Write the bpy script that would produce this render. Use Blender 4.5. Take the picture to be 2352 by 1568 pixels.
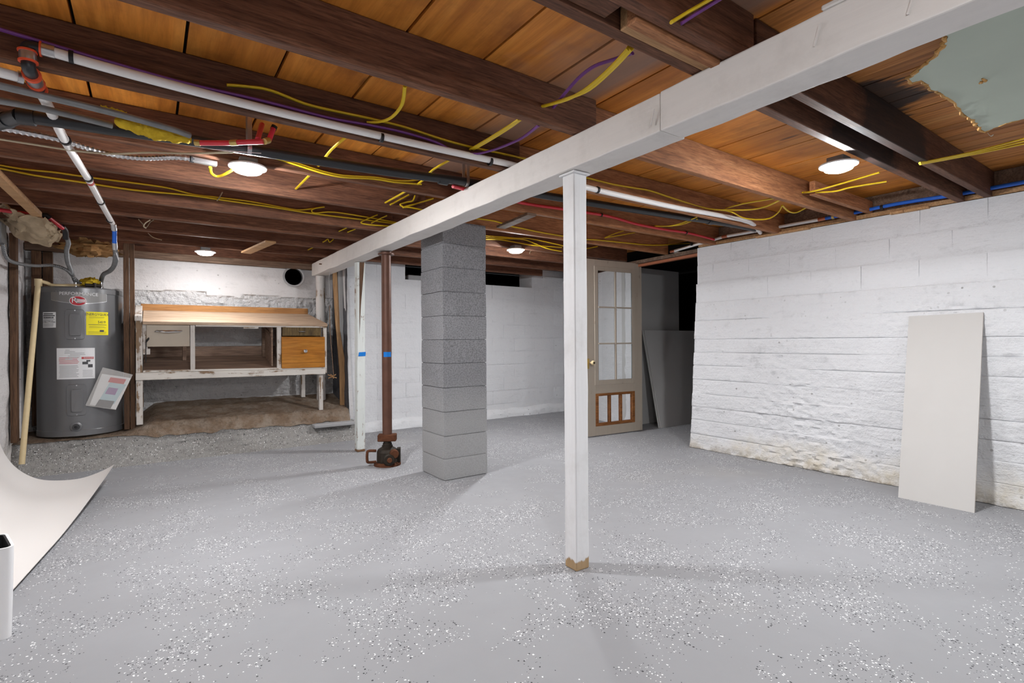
import bpy, bmesh, math, random
from mathutils import Vector, Matrix, noise
random.seed(7)
for o in list(bpy.data.objects): bpy.data.objects.remove(o)
sc = bpy.context.scene
col = sc.collection

# ------------------------------------------------------------------ camera
# world: X runs along the ceiling joists, Y along the white beam, floor at z = 0
FPX = 1188.3; YAW = math.radians(35.06); ROLL = math.radians(-0.39); EYE = Vector((0, 0, 1.15))
_r = Vector((math.cos(YAW), -math.sin(YAW), 0)); _f = Vector((math.sin(YAW), math.cos(YAW), 0)); _u = _r.cross(_f)
R2 = _r*math.cos(ROLL) + _u*math.sin(ROLL); U2 = -_r*math.sin(ROLL) + _u*math.cos(ROLL)
cam = bpy.data.cameras.new('camera'); cam.sensor_width = 36; cam.lens = FPX/2352*36; cam.clip_start = .02
co = bpy.data.objects.new('camera', cam); col.objects.link(co)
co.matrix_world = Matrix(((R2.x, U2.x, -_f.x, EYE.x), (R2.y, U2.y, -_f.y, EYE.y), (R2.z, U2.z, -_f.z, EYE.z), (0, 0, 0, 1)))
sc.camera = co
# ------------------------------------------------------------------ world / exposure
w = bpy.data.worlds.new('world'); sc.world = w; w.use_nodes = True
w.node_tree.nodes['Background'].inputs[0].default_value = (.6, .65, .7, 1)
w.node_tree.nodes['Background'].inputs[1].default_value = .05
sc.view_settings.view_transform = 'Standard'; sc.view_settings.look = 'None'
sc.view_settings.gamma = 1; sc.view_settings.use_curve_mapping = False
sc.view_settings.exposure = 1.05
LAMP = 420.0          # radiance of each round ceiling light's diffuser
LAMP_COL = (.975, .985, 1.0)

# ------------------------------------------------------------------ survey helpers (measured sight lines onto real planes)
def ray(px, py): return R2*((px-1176)/FPX) - U2*((py-784)/FPX) + _f
def AX(px, py, v): d = ray(px, py); return EYE + d*(v/d.x)
def AY(px, py, v): d = ray(px, py); return EYE + d*(v/d.y)
def AZ(px, py, v): d = ray(px, py); return EYE + d*((v-EYE.z)/d.z)

# ------------------------------------------------------------------ mesh builder
class MB:
    def __init__(s): s.v = []; s.f = []
    def add(s, vs, fs):
        n = len(s.v); s.v += [tuple(v) for v in vs]; s.f += [tuple(i+n for i in f) for f in fs]; return s
    def hexa(s, p):   # 8 points: bottom 4 ccw, top 4 ccw
        return s.add(p, [(3,2,1,0),(4,5,6,7),(0,1,5,4),(1,2,6,5),(2,3,7,6),(3,0,4,7)])
    def box(s, x0, x1, y0, y1, z0, z1):
        return s.hexa([(x0,y0,z0),(x1,y0,z0),(x1,y1,z0),(x0,y1,z0),(x0,y0,z1),(x1,y0,z1),(x1,y1,z1),(x0,y1,z1)])
    def bar(s, a, b, wd, ht, up=(0,0,1)):
        a = Vector(a); b = Vector(b); d = (b-a).normalized(); up = Vector(up)
        r = d.cross(up)
        if r.length < 1e-4: r = d.cross(Vector((0,1,0)))
        r.normalize(); u = r.cross(d).normalized()
        r = r*wd/2; u = u*ht/2
        return s.hexa([a-r-u, a+r-u, b+r-u, b-r-u, a-r+u, a+r+u, b+r+u, b-r+u])
    def tube(s, pts, r, n=8, smooth=0, rib=None, flat=1.0):
        pts = [Vector(p) for p in pts]
        if smooth and len(pts) > 2: pts = catmull(pts, smooth)
        L = 0.0; prev = None; rings = []
        for i, p in enumerate(pts):
            t = (pts[min(i+1, len(pts)-1)] - pts[max(i-1, 0)]).normalized()
            if prev is None:
                a = Vector((0,0,1)) if abs(t.z) < .9 else Vector((1,0,0))
                u = t.cross(a).normalized()
            else:
                u = (prev - t*prev.dot(t)); u = u.normalized() if u.length > 1e-6 else t.orthogonal().normalized()
            prev = u; v = t.cross(u)
            rr = r[i] if isinstance(r, (list, tuple)) else r
            if rib: rr = rr*(1 + rib*(1 if i % 2 else -1))
            rings.append([p + u*math.cos(2*math.pi*k/n)*rr + v*math.sin(2*math.pi*k/n)*rr*flat for k in range(n)])
        vs = [q for rg in rings for q in rg]; fs = []
        for i in range(len(rings)-1):
            for k in range(n):
                a = i*n+k; b = i*n+(k+1) % n
                fs.append((a, b, b+n, a+n))
        fs.append(tuple(range(n-1, -1, -1))); fs.append(tuple((len(rings)-1)*n+k for k in range(n)))
        return s.add(vs, fs)
    def lathe(s, prof, c=(0,0,0), n=32, axis='z'):
        vs = []; fs = []
        for (r, z) in prof:
            for k in range(n):
                a = 2*math.pi*k/n; x = r*math.cos(a); y = r*math.sin(a)
                if axis == 'z': p = (c[0]+x, c[1]+y, c[2]+z)
                elif axis == 'y': p = (c[0]+x, c[1]+z, c[2]-y)
                else: p = (c[0]+z, c[1]+x, c[2]+y)
                vs.append(p)
        for i in range(len(prof)-1):
            for k in range(n):
                a = i*n+k; b = i*n+(k+1) % n
                fs.append((a, b, b+n, a+n))
        fs.append(tuple(range(n-1, -1, -1))); fs.append(tuple((len(prof)-1)*n+k for k in range(n)))
        return s.add(vs, fs)
    def prism(s, poly, ext):     # polygon of 3d points extruded by vector
        ext = Vector(ext); n = len(poly); a = [Vector(p) for p in poly]; b = [p+ext for p in a]
        fs = [tuple(range(n-1, -1, -1)), tuple(range(n, 2*n))] + [(i, (i+1) % n, n+(i+1) % n, n+i) for i in range(n)]
        return s.add(a+b, fs)
    def grid(s, nu, nv, fn):
        vs = [fn(i/nu, j/nv) for j in range(nv+1) for i in range(nu+1)]
        fs = [(j*(nu+1)+i, j*(nu+1)+i+1, (j+1)*(nu+1)+i+1, (j+1)*(nu+1)+i) for j in range(nv) for i in range(nu)]
        return s.add(vs, fs)
    def shell(s, nu, nv, fn, th):     # a sheet of thickness th (vector or function)
        tf = th if callable(th) else (lambda u, v: Vector(th))
        n = (nu+1)*(nv+1)
        top = [Vector(fn(i/nu, j/nv)) for j in range(nv+1) for i in range(nu+1)]
        bot = [top[j*(nu+1)+i] + tf(i/nu, j/nv) for j in range(nv+1) for i in range(nu+1)]
        q = [(j*(nu+1)+i, j*(nu+1)+i+1, (j+1)*(nu+1)+i+1, (j+1)*(nu+1)+i) for j in range(nv) for i in range(nu)]
        fs = q + [tuple(n+i for i in reversed(f)) for f in q]
        rim = list(range(nu+1)) + [j*(nu+1)+nu for j in range(1, nv+1)] + [nv*(nu+1)+i for i in range(nu-1, -1, -1)] + [j*(nu+1) for j in range(nv-1, 0, -1)]
        for k in range(len(rim)):
            a = rim[k]; b = rim[(k+1) % len(rim)]; fs.append((b, a, a+n, b+n))
        return s.add(top+bot, fs)
    def mesh(s, name, smooth=False):
        me = bpy.data.meshes.new(name); me.from_pydata(s.v, [], s.f); me.update()
        bm = bmesh.new(); bm.from_mesh(me); bmesh.ops.recalc_face_normals(bm, faces=bm.faces); bm.to_mesh(me); bm.free()
        if smooth:
            me.polygons.foreach_set('use_smooth', [True]*len(me.polygons))
            try: me.set_sharp_from_angle(angle=math.radians(38))
            except Exception: pass
        return me
    def build(s, name, m, parent=None, smooth=False, bevel=0, label=None, seg=1):
        return link(name, s.mesh(name, smooth), m, parent, bevel, label, seg)

def link(name, me, m, parent=None, bevel=0, label=None, seg=1):
    if m and not me.materials: me.materials.append(m)
    o = bpy.data.objects.new(name, me); col.objects.link(o)
    if parent:
        o.parent = parent; o.matrix_parent_inverse = Matrix.Translation(-root_loc(parent))
    if bevel:
        b = o.modifiers.new('bevel', 'BEVEL'); b.width = bevel; b.segments = seg; b.limit_method = 'ANGLE'; b.angle_limit = math.radians(40)
    if label: o['label'] = label
    return o
def root_loc(o):      # world position of an object's own origin
    p = o.location.copy()
    if o.parent: p += root_loc(o.parent) + o.matrix_parent_inverse.translation
    return p
def catmull(P, k):
    out = []
    for i in range(len(P)-1):
        p0 = P[max(i-1, 0)]; p1 = P[i]; p2 = P[i+1]; p3 = P[min(i+2, len(P)-1)]
        for j in range(k):
            t = j/k
            out.append(.5*((2*p1)+(p2-p0)*t+(2*p0-5*p1+4*p2-p3)*t*t+(3*p1-p0-3*p2+p3)*t**3))
    return out+[P[-1]]
def thing(name, label, cat, loc, group=None):
    o = bpy.data.objects.new(name, None); col.objects.link(o); o.location = loc; o.empty_display_size = .05
    return tag(o, label, cat, group)
def tag(o, label, cat=None, group=None, kind=None):
    o['label'] = label
    if cat: o['category'] = cat
    if group: o['group'] = group
    if kind: o['kind'] = kind
    return o
def fbm(x, y, z, o=4): return noise.fractal(Vector((x, y, z)), 1.0, 2.0, o, noise_basis='PERLIN_ORIGINAL')

# ------------------------------------------------------------------ materials
class NT:
    def __init__(s, name, rough=.7, spec=.3, metal=0):
        s.m = bpy.data.materials.new(name); s.m.use_nodes = True; s.t = s.m.node_tree; s.n = s.t.nodes; s.l = s.t.links
        s.b = s.n['Principled BSDF']; s.b.inputs['Roughness'].default_value = rough
        s.b.inputs['Specular IOR Level'].default_value = spec; s.b.inputs['Metallic'].default_value = metal
    def new(s, typ, **kw):
        n = s.n.new(typ)
        for k, v in kw.items(): setattr(n, k, v)
        return n
    def put(s, sock, v):
        if hasattr(v, 'is_output') or hasattr(v, 'links'): s.l.new(v, sock)
        else:
            if isinstance(v, tuple) and len(v) == 3 and sock.type == 'RGBA': v = v+(1,)
            sock.default_value = v
    def coord(s, kind='Object', rnd=0, scale=(1, 1, 1)):
        if kind == 'World': c = s.new('ShaderNodeNewGeometry').outputs['Position']
        else: c = s.new('ShaderNodeTexCoord').outputs[kind]
        mp = s.new('ShaderNodeMapping'); s.l.new(c, mp.inputs[0]); mp.inputs['Scale'].default_value = scale
        if rnd:
            oi = s.new('ShaderNodeObjectInfo'); mu = s.new('ShaderNodeVectorMath', operation='SCALE')
            mu.inputs[0].default_value = (rnd, rnd*1.7, rnd*2.3); s.l.new(oi.outputs['Random'], mu.inputs['Scale'])
            ad = s.new('ShaderNodeVectorMath', operation='ADD'); s.l.new(c, ad.inputs[0]); s.l.new(mu.outputs[0], ad.inputs[1]); s.l.new(ad.outputs[0], mp.inputs[0])
        return mp.outputs[0]
    def noise(s, vec, scale, detail=4, rough=.55, dist=0):
        n = s.new('ShaderNodeTexNoise'); s.l.new(vec, n.inputs['Vector'])
        n.inputs['Scale'].default_value = scale; n.inputs['Detail'].default_value = detail; n.inputs['Roughness'].default_value = rough; n.inputs['Distortion'].default_value = dist
        return n.outputs['Fac']
    def voro(s, vec, scale, feature='F1', out='Distance', rand=1):
        n = s.new('ShaderNodeTexVoronoi', feature=feature); s.l.new(vec, n.inputs['Vector']); n.inputs['Scale'].default_value = scale; n.inputs['Randomness'].default_value = rand
        return n.outputs[out]
    def ramp(s, fac, stops, interp='LINEAR'):
        r = s.new('ShaderNodeValToRGB'); e = r.color_ramp; e.interpolation = interp
        while len(e.elements) < len(stops): e.elements.new(.5)
        for el, (p, c) in zip(e.elements, stops):
            el.position = p; el.color = (c, c, c, 1) if not isinstance(c, tuple) else c+(1,)
        s.l.new(fac, r.inputs[0]); return r.outputs['Color']
    def mix(s, fac, a, b, mode='MIX'):
        n = s.new('ShaderNodeMix', data_type='RGBA', blend_type=mode)
        s.put(n.inputs[0], fac); s.put(n.inputs[6], a); s.put(n.inputs[7], b); return n.outputs[2]
    def math(s, op, a, b=0.0, c=0.0):
        n = s.new('ShaderNodeMath', operation=op); s.put(n.inputs[0], a); s.put(n.inputs[1], b)
        if op in ('MULTIPLY_ADD',): s.put(n.inputs[2], c)
        return n.outputs[0]
    def maprange(s, v, a, b, c=0.0, d=1.0):
        n = s.new('ShaderNodeMapRange'); s.put(n.inputs[0], v)
        for i, x in enumerate((a, b, c, d)): n.inputs[i+1].default_value = x
        return n.outputs[0]
    def sep(s, v):
        n = s.new('ShaderNodeSeparateXYZ'); s.l.new(v, n.inputs[0]); return n.outputs
    def bump(s, h, strength=.3, dist=.01):
        n = s.new('ShaderNodeBump'); s.put(n.inputs['Height'], h); n.inputs['Strength'].default_value = strength; n.inputs['Distance'].default_value = dist
        s.l.new(n.outputs[0], s.b.inputs['Normal'])
    def vary(s, c, lo, hi):
        oi = s.new('ShaderNodeObjectInfo'); v = s.maprange(oi.outputs['Random'], 0, 1, lo, hi)
        h = s.new('ShaderNodeHueSaturation'); s.l.new(v, h.inputs['Value']); s.put(h.inputs['Color'], c); return h.outputs[0]
    def done(s, color): s.put(s.b.inputs['Base Color'], color); return s.m

def m_plain(name, c, rough=.5, spec=.4, metal=0, var=.06, scale=30, bump=0):
    t = NT(name, rough, spec, metal); v = t.coord()
    f = t.noise(v, scale, 3)
    k = 1-var*2; k2 = 1+var
    cc = t.mix(f, tuple(x*k for x in c), tuple(min(1, x*k2) for x in c))
    if bump: t.bump(f, bump, .004)
    return t.done(cc)
def m_wood(name, dark, mid, light, axis='x', rough=.65, var=(.85, 1.15), grain=1.0, knots=True, bump=.25, over=None, streak=.75, warp=1.2, blotch=0):
    t = NT(name, rough, .3)
    st = {'x': (.7, 9, 9), 'y': (9, .7, 9), 'z': (9, 9, .7)}[axis]
    v = t.coord(rnd=7.0, scale=st)
    n1 = t.noise(v, 1.2*grain, 5, .6, warp); n2 = t.noise(v, 9*grain, 4, .65, .4)
    c = t.ramp(n1, [(.25, dark), (.5, mid), (.75, light)])
    c = t.mix(t.ramp(n2, [(.38, .0), (.68, streak)]), c, tuple(x*.6 for x in dark))
    if knots:
        kv = t.coord(rnd=3.0, scale={'x': (1.3, 5, 5), 'y': (5, 1.3, 5), 'z': (5, 5, 1.3)}[axis])
        kd = t.voro(kv, 1.0)
        c = t.mix(t.ramp(kd, [(.0, .95), (.055, .75), (.1, 0)]), c, tuple(x*.35 for x in dark))
    if blotch:
        bn = t.noise(t.coord(rnd=11.0), 3.2, 5, .65)
        c = t.mix(t.math('MULTIPLY', t.ramp(bn, [(.5, 0.0), (.72, 1.0)]), blotch), c, tuple(x*.45 for x in dark))
    c = t.vary(c, *var)
    t.bump(t.math('ADD', n2, n1), bump, .003)
    if over: c = over(t, c)
    return t.done(c)
def m_paintwood(name, paint, wood, amount, axis='x', rough=.6, dirt=(.3, .27, .23), low=None):
    t = NT(name, rough, .3)
    st = {'x': (1, 12, 12), 'y': (12, 1, 12), 'z': (12, 12, 1)}[axis]
    v = t.coord(rnd=5.0, scale=st); vf = t.coord(rnd=5.0)
    g = t.noise(v, 2.2, 5, .65, .6); pch = t.noise(vf, 5, 5, .7)
    woodc = t.mix(g, tuple(x*.55 for x in wood), wood)
    p = t.mix(t.ramp(g, [(.3, .0), (.8, .4)]), paint, tuple(x*.82 for x in paint))
    f = t.ramp(t.math('ADD', t.math('MULTIPLY', g, .5), t.math('MULTIPLY', pch, .5)), [(1-amount-.03, 0.0), (1-amount+.02, 1.0)])
    if low is not None:       # paint worn away at the foot of a post
        z = t.sep(t.coord('World'))[2]
        lf = t.maprange(t.math('ADD', z, t.math('MULTIPLY', t.math('SUBTRACT', g, .5), low*1.4)), low*.85, low*1.0, 1, 0)
        f = t.math('MAXIMUM', f, lf)
    c = t.mix(f, p, woodc)
    c = t.mix(t.math('MULTIPLY', t.ramp(pch, [(.5, 0.0), (.9, 1.0)]), .35), c, dirt)
    t.bump(t.math('SUBTRACT', g, f), .3, .003)
    return t.done(c)

M = {}
def over_spray(t, c):     # pale paint overspray on the boards beside the painted beam
    p = t.coord('World'); x = t.sep(p)[0]
    d = t.math('ABSOLUTE', t.math('SUBTRACT', x, 1.78))
    n = t.noise(p, 3.2, 4, .6)
    f = t.math('MULTIPLY', t.maprange(t.math('ADD', d, t.math('MULTIPLY', n, .5)), .36, .72, .75, 0), t.maprange(x, 1.86, 1.78, .0, 1))
    return t.mix(f, c, (.30, .22, .19))
M['deck'] = m_wood('deck_boards', (.42, .13, .018), (.68, .25, .04), (.80, .345, .068), 'y', .5, (.8, 1.1), .5, over=over_spray, streak=.4, warp=2.2, blotch=.55)
def over_black(t, c):     # black water stain spreading along the boards from the doubled joist
    p = t.coord('World'); s = t.sep(p); st = t.coord('World', scale=(16, 2.2, 1)); n = t.noise(st, 1.0, 4, .7)
    reach = t.maprange(t.math('ABSOLUTE', t.math('SUBTRACT', s[0], 3.0)), .1, .6, .15, -.2)
    f = t.maprange(t.math('SUBTRACT', t.math('ADD', t.math('SUBTRACT', 1.05, s[1]), t.math('MULTIPLY', t.math('SUBTRACT', n, .5), .45)), reach), -.03, .03, .9, 0)
    return t.mix(f, c, (.016, .013, .014))
M['deck_narrow'] = m_wood('narrow_deck_boards', (.27, .095, .022), (.55, .215, .05), (.70, .33, .10), 'y', .6, (.7, 1.2), 1, over=over_black, streak=.5)
def over_char(t, c):
    p = t.coord('World'); n = t.noise(p, 4.5, 5, .7); s = t.sep(p)
    dx = t.maprange(t.math('ABSOLUTE', t.math('SUBTRACT', s[0], 3.2)), .2, .85, 1, 0)
    dy = t.maprange(t.math('ABSOLUTE', t.math('SUBTRACT', s[1], 1.15)), .1, .16, 1, 0)
    f = t.ramp(t.math('MULTIPLY', t.math('MULTIPLY', dx, dy), t.math('ADD', n, .35)), [(.45, 0.0), (.62, .8)])
    return t.mix(f, c, (.012, .011, .012))
M['joist'] = m_wood('joist_wood', (.065, .027, .016), (.17, .074, .042), (.27, .128, .072), 'x', .7, (.8, 1.2), 1.7, over=over_char, warp=.7)
M['joist_warm'] = m_wood('warm_joist_wood', (.19, .075, .034), (.37, .16, .07), (.52, .25, .12), 'x', .7, (.85, 1.15), 1.7, over=over_char, warp=.7)
M['slab'] = m_plain('subfloor_dark', (.02, .014, .01), .9, .1)
M['newwood'] = m_wood('light_lumber', (.38, .2, .09), (.52, .3, .14), (.62, .40, .21), 'x', .65, (.9, 1.1), 1)
M['newwood_z'] = m_wood('light_lumber_upright', (.30, .16, .07), (.42, .24, .11), (.5, .31, .16), 'z', .65, (.9, 1.1), 1)
M['oldstud'] = m_wood('old_stud_wood', (.07, .035, .02), (.14, .075, .04), (.22, .12, .07), 'z', .75, (.85, 1.15), 1)
M['oldwood'] = m_wood('old_board_wood', (.10, .06, .04), (.2, .13, .09), (.3, .21, .15), 'x', .75, (.85, 1.15), 1)
M['beam'] = m_paintwood('beam_paint', (.74, .71, .68), (.3, .2, .12), .26, 'y', .55)
M['post'] = m_paintwood('post_paint', (.71, .71, .72), (.5, .33, .17), .22, 'z', .5, low=.05)
M['post_old'] = m_paintwood('peeling_post_paint', (.66, .69, .67), (.22, .11, .05), .42, 'z', .6, low=.03)
M['log'] = m_paintwood('log_paint', (.62, .60, .58), (.35, .25, .17), .42, 'z', .65)

def m_wall(name, c, stain=True, rough_amt=.6, dirt=.5, pit=True, bd=.03):
    t = NT(name, .85, .15)
    p = t.coord('World')
    n1 = t.noise(p, 1.1, 5, .6); n2 = t.noise(p, 9, 6, .65); n3 = t.noise(p, 42, 4, .6)
    st = t.coord('World', scale=(1.5, 1.5, 14)); nb = t.noise(st, 1.6, 5, .65)
    cc = t.mix(n1, tuple(x*.9 for x in c), tuple(min(1, x*1.05) for x in c))
    cr = t.math('MULTIPLY', t.ramp(n2, [(.52, 0.0), (.72, 1.0)]), t.ramp(nb, [(.45, 0.0), (.75, 1.0)]))
    cc = t.mix(t.math('MULTIPLY', cr, dirt), cc, tuple(x*.48 for x in c))
    sp = t.math('MULTIPLY', t.ramp(t.noise(st, 7.0, 5, .75), [(.60, 0.0), (.70, 1.0)]), t.ramp(t.noise(p, 2.1, 3, .6), [(.45, 0.0), (.62, 1.0)]))
    cc = t.mix(t.math('MULTIPLY', sp, dirt*.85), cc, tuple(x*.36 for x in c))
    if pit:
        pv = t.voro(p, 16); pm = t.math('MULTIPLY', t.ramp(pv, [(.0, 1.0), (.12, .8), (.17, 0)]), t.ramp(t.noise(p, 3.0, 4, .7), [(.50, 0.0), (.63, 1.0)]))
        cc = t.mix(t.math('MULTIPLY', pm, .8), cc, (.16, .15, .14))
    if stain:
        z = t.sep(p)[2]
        s = t.math('ADD', z, t.math('MULTIPLY', t.math('SUBTRACT', n1, .5), -.9))
        sf = t.math('MULTIPLY', t.maprange(s, .3, .02, 0, 1), t.ramp(n2, [(.3, .15), (.65, .8)]))
        cc = t.mix(sf, cc, (.60, .53, .40))
        s2 = t.math('MULTIPLY', t.maprange(t.math('ADD', z, t.math('MULTIPLY', n2, .12)), .15, .05, 0, 1), t.ramp(n2, [(.42, 0.0), (.6, .9)]))
        cc = t.mix(s2, cc, (.2, .165, .13))
    h = t.math('ADD', t.math('MULTIPLY', n2, 1.0), t.math('ADD', t.math('MULTIPLY', n3, .35), t.math('MULTIPLY', nb, .5)))
    t.bump(h, rough_amt, bd)
    return t.done(cc)
M['wall'] = m_wall('whitewashed_concrete', (.67, .675, .695), True, .8, .8)
M['wall_block'] = m_wall('whitewashed_block', (.67, .675, .695), False, .5, .5, False)
M['wall_far'] = m_wall('whitewashed_far_block', (.70, .71, .73), False, .5, .6)
M['wall_rough'] = m_wall('whitewashed_rubble', (.70, .69, .69), False, 1.0, .9, True, .06)
M['wall_smooth'] = m_wall('whitewashed_plaster', (.66, .645, .645), False, .45, .9)
M['wall_left'] = m_wall('grimy_whitewash', (.66, .64, .64), True, .6, .8)
M['bare'] = m_wall('shade_toned_concrete', (.115, .115, .125), False, .8, .5)  # dark base colour stands in for shade on the alcove return
M['mortar'] = m_plain('mortar', (.36, .36, .365), .9, .1)
M['mortar_dark'] = m_plain('column_mortar', (.17, .17, .175), .9, .1, var=.15, scale=30)
def m_concrete(name, c, flakes=0, c2=None):
    t = NT(name, .75, .25)
    p = t.coord('World'); n1 = t.noise(p, 2.0, 6, .65); n2 = t.noise(p, 26, 5, .7); n3 = t.noise(p, 7, 5, .7)
    cc = t.mix(n1, tuple(x*.72 for x in c), tuple(x*1.15 for x in c))
    if c2: cc = t.mix(t.ramp(n3, [(.42, 0.0), (.66, .85)]), cc, c2)
    cc = t.mix(t.math('MULTIPLY', t.ramp(n2, [(.5, 0.0), (.72, 1.0)]), .6), cc, tuple(x*.35 for x in c))
    if flakes:
        for sc_, off in ((85, 1.3), (130, 5.1)):
            mp = t.new('ShaderNodeMapping'); t.l.new(p, mp.inputs[0]); mp.inputs['Location'].default_value = (off, off, off)
            vn = t.new('ShaderNodeTexVoronoi'); t.l.new(mp.outputs[0], vn.inputs['Vector']); vn.inputs['Scale'].default_value = sc_
            r = t.sep(vn.outputs['Color'])
            pres = t.math('GREATER_THAN', t.math('ADD', r[0], t.math('MULTIPLY', n3, .9)), 1.25)
            sz = t.math('LESS_THAN', vn.outputs['Distance'], t.math('MULTIPLY', r[2], .5))
            ch = t.mix(t.math('GREATER_THAN', r[1], .4), (.035, .036, .04), (.8, .8, .8))
            cc = t.mix(t.math('MULTIPLY', pres, sz), cc, ch)
    t.bump(t.math('ADD', n1, t.math('MULTIPLY', n2, .9)), 1.0, .035)
    return t.done(cc)
M['curb'] = m_concrete('rough_curb_concrete', (.36, .35, .335), 1)
M['dirt'] = m_concrete('brown_dirty_concrete', (.24, .165, .11), 0, (.36, .30, .24))
def m_block():
    t = NT('column_block', .85, .15)
    p = t.coord('World'); n1 = t.noise(p, 2.5, 4, .6); n2 = t.noise(p, 95, 3, .7); z = t.sep(p)[2]
    cc = t.mix(n1, (.21, .21, .222), (.31, .31, .322))
    cc = t.mix(t.math('MULTIPLY', t.ramp(n2, [(.42, 0.0), (.66, 1.0)]), .75), cc, (.09, .09, .095))
    cc = t.mix(t.maprange(t.math('ADD', z, t.math('MULTIPLY', n1, .5)), 1.1, .7, 0, .55), cc, (.40, .40, .395))
    t.bump(n2, .5, .01)
    return t.done(t.vary(cc, .92, 1.08))
M['block'] = m_block()
def m_floor():
    t = NT('epoxy_floor', .55, .2)
    p = t.coord('World'); n1 = t.noise(p, .9, 5, .6); n2 = t.noise(p, 6, 4, .6)
    cc = t.mix(n1, (.245, .248, .260), (.305, .308, .322))
    cc = t.mix(t.math('MULTIPLY', t.ramp(t.noise(p, .55, 3, .5), [(.6, 0.0), (.75, 1.0)]), .35), cc, (.345, .33, .305))
    dens = t.math('ADD', t.math('MULTIPLY', t.noise(p, 3.4, 3, .6), .65), t.math('MULTIPLY', t.noise(p, 1.0, 2, .5), .35))
    for sc_, off, th in ((120, 0, .30), (175, 3.7, .30), (85, 9.1, .24)):
        mp = t.new('ShaderNodeMapping'); t.l.new(p, mp.inputs[0]); mp.inputs['Location'].default_value = (off, off, off)
        vn = t.new('ShaderNodeTexVoronoi'); t.l.new(mp.outputs[0], vn.inputs['Vector']); vn.inputs['Scale'].default_value = sc_
        vn.distance = 'CHEBYCHEV'
        r = t.sep(vn.outputs['Color'])
        pres = t.math('GREATER_THAN', t.math('ADD', r[0], t.math('MULTIPLY', dens, 1.8)), 1.80)
        sz = t.math('LESS_THAN', vn.outputs['Distance'], t.math('MULTIPLY', r[2], th*1.5))
        ch = t.mix(t.math('GREATER_THAN', r[1], .5), (.035, .036, .04), (.80, .80, .81))
        cc = t.mix(t.math('MULTIPLY', pres, sz), cc, ch)
    t.put(t.b.inputs['Roughness'], t.maprange(n2, .3, .7, .5, .65))
    t.bump(t.noise(p, 14, 3, .5), .06, .01)
    return t.done(cc)
M['floor'] = m_floor()
M['drywall'] = m_plain('drywall_paper', (.50, .485, .47), .85, .15, var=.02, scale=6)
M['gypsum'] = m_plain('gypsum_core', (.62, .57, .52), .9, .1)
M['drywall_grey'] = m_plain('grey_drywall', (.50, .495, .49), .85, .15, var=.03, scale=4)
M['sheet'] = m_plain('white_vinyl_sheet', (.70, .675, .655), .5, .35, var=.01, scale=3)
M['sheet_under'] = m_plain('sheet_underside', (.06, .06, .06), .8)
M['bin'] = m_plain('bin_plastic', (.80, .80, .81), .4, .4, var=.01)
M['black'] = m_plain('black_plastic', (.012, .012, .014), .45, .4)
M['void'] = m_plain('dark_void', (.004, .004, .004), 1, 0)  # near-black colour stands in for unlit depth
M['abs'] = m_plain('black_abs', (.018, .020, .024), .4, .5)
M['pex_white'] = m_plain('white_pex', (.82, .81, .80), .35, .45, var=.02)
M['pex_red'] = m_plain('red_pex', (.62, .03, .05), .35, .45)
M['pex_blue'] = m_plain('blue_pex', (.015, .13, .62), .35, .45)
M['copper'] = m_plain('copper_ring', (.55, .2, .12), .4, .5, .8)
M['orange'] = m_plain('orange_ring', (.80, .10, .035), .5)
M['brass'] = m_plain('brass', (.55, .40, .14), .4, .5, .8)
M['yellow'] = m_plain('yellow_cable', (.72, .50, .012), .45, .4, var=.05)
M['purple'] = m_plain('purple_cable', (.17, .045, .24), .45, .4, var=.05)
M['tan'] = m_plain('tan_cable', (.42, .35, .24), .6)
M['galv'] = m_plain('galvanised', (.24, .245, .25), .5, .5, .5, var=.2, scale=18)
M['steel'] = m_plain('bright_steel', (.55, .55, .56), .3, .5, .9)
M['chrome'] = m_plain('chrome', (.75, .75, .76), .15, .5, 1)
M['white_metal'] = m_plain('white_trim', (.82, .82, .82), .4)
M['rust'] = m_plain('rusty_iron', (.13, .05, .025), .8, .2, .2, var=.35, scale=22, bump=.4)
M['iron'] = m_plain('dark_greasy_iron', (.035, .026, .018), .6, .4, .4, var=.4, scale=24, bump=.4)
M['pipe_brown'] = m_plain('brown_pipe', (.125, .055, .035), .5, .4, .2, var=.2, scale=12)
M['tape'] = m_plain('blue_tape', (.01, .18, .60), .7, .2)
M['green'] = m_plain('pale_green_board', (.42, .47, .40), .7, .2, var=.05, scale=5)
M['fibre'] = m_plain('torn_fibreboard', (.5, .28, .1), .9, .1, var=.25, scale=40, bump=.5)
M['insul'] = m_plain('brown_fibreglass', (.40, .225, .095), .95, .05, var=.3, scale=26, bump=.8)
M['kraft'] = m_plain('kraft_paper', (.55, .43, .29), .8, .15, var=.22, scale=7, bump=.3)
M['insul_yellow'] = m_plain('yellow_fibreglass', (.62, .42, .035), .95, .05, var=.3, scale=28, bump=.8)
M['jamb'] = m_plain('pale_blue_paint', (.33, .40, .44), .7, .2, var=.1, scale=10)
M['header'] = m_plain('orange_brown_trim', (.36, .12, .055), .6)
M['door'] = m_paintwood('door_paint', (.40, .345, .285), (.2, .13, .08), .36, 'z', .6)
M['door_wood'] = m_wood('varnished_grille', (.14, .05, .015), (.26, .10, .03), (.36, .15, .05), 'x', .5)
def m_glass():
    t = NT('pane_glass', .03, .5); t.b.inputs['Transmission Weight'].default_value = 1; t.b.inputs['IOR'].default_value = 1.45
    return t.done((.93, .95, .95))
M['glass'] = m_glass()
def m_bag():
    t = NT('clear_bag', .2, .5); t.b.inputs['Alpha'].default_value = .28
    return t.done((.85, .83, .8))
M['bag'] = m_bag()
def m_tank():
    t = NT('heater_jacket', .3, .5, .35); p = t.coord(); n = t.noise(p, 1.5, 3)
    return t.done(t.mix(n, (.15, .15, .155), (.175, .175, .18)))
M['tank'] = m_tank()
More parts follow.
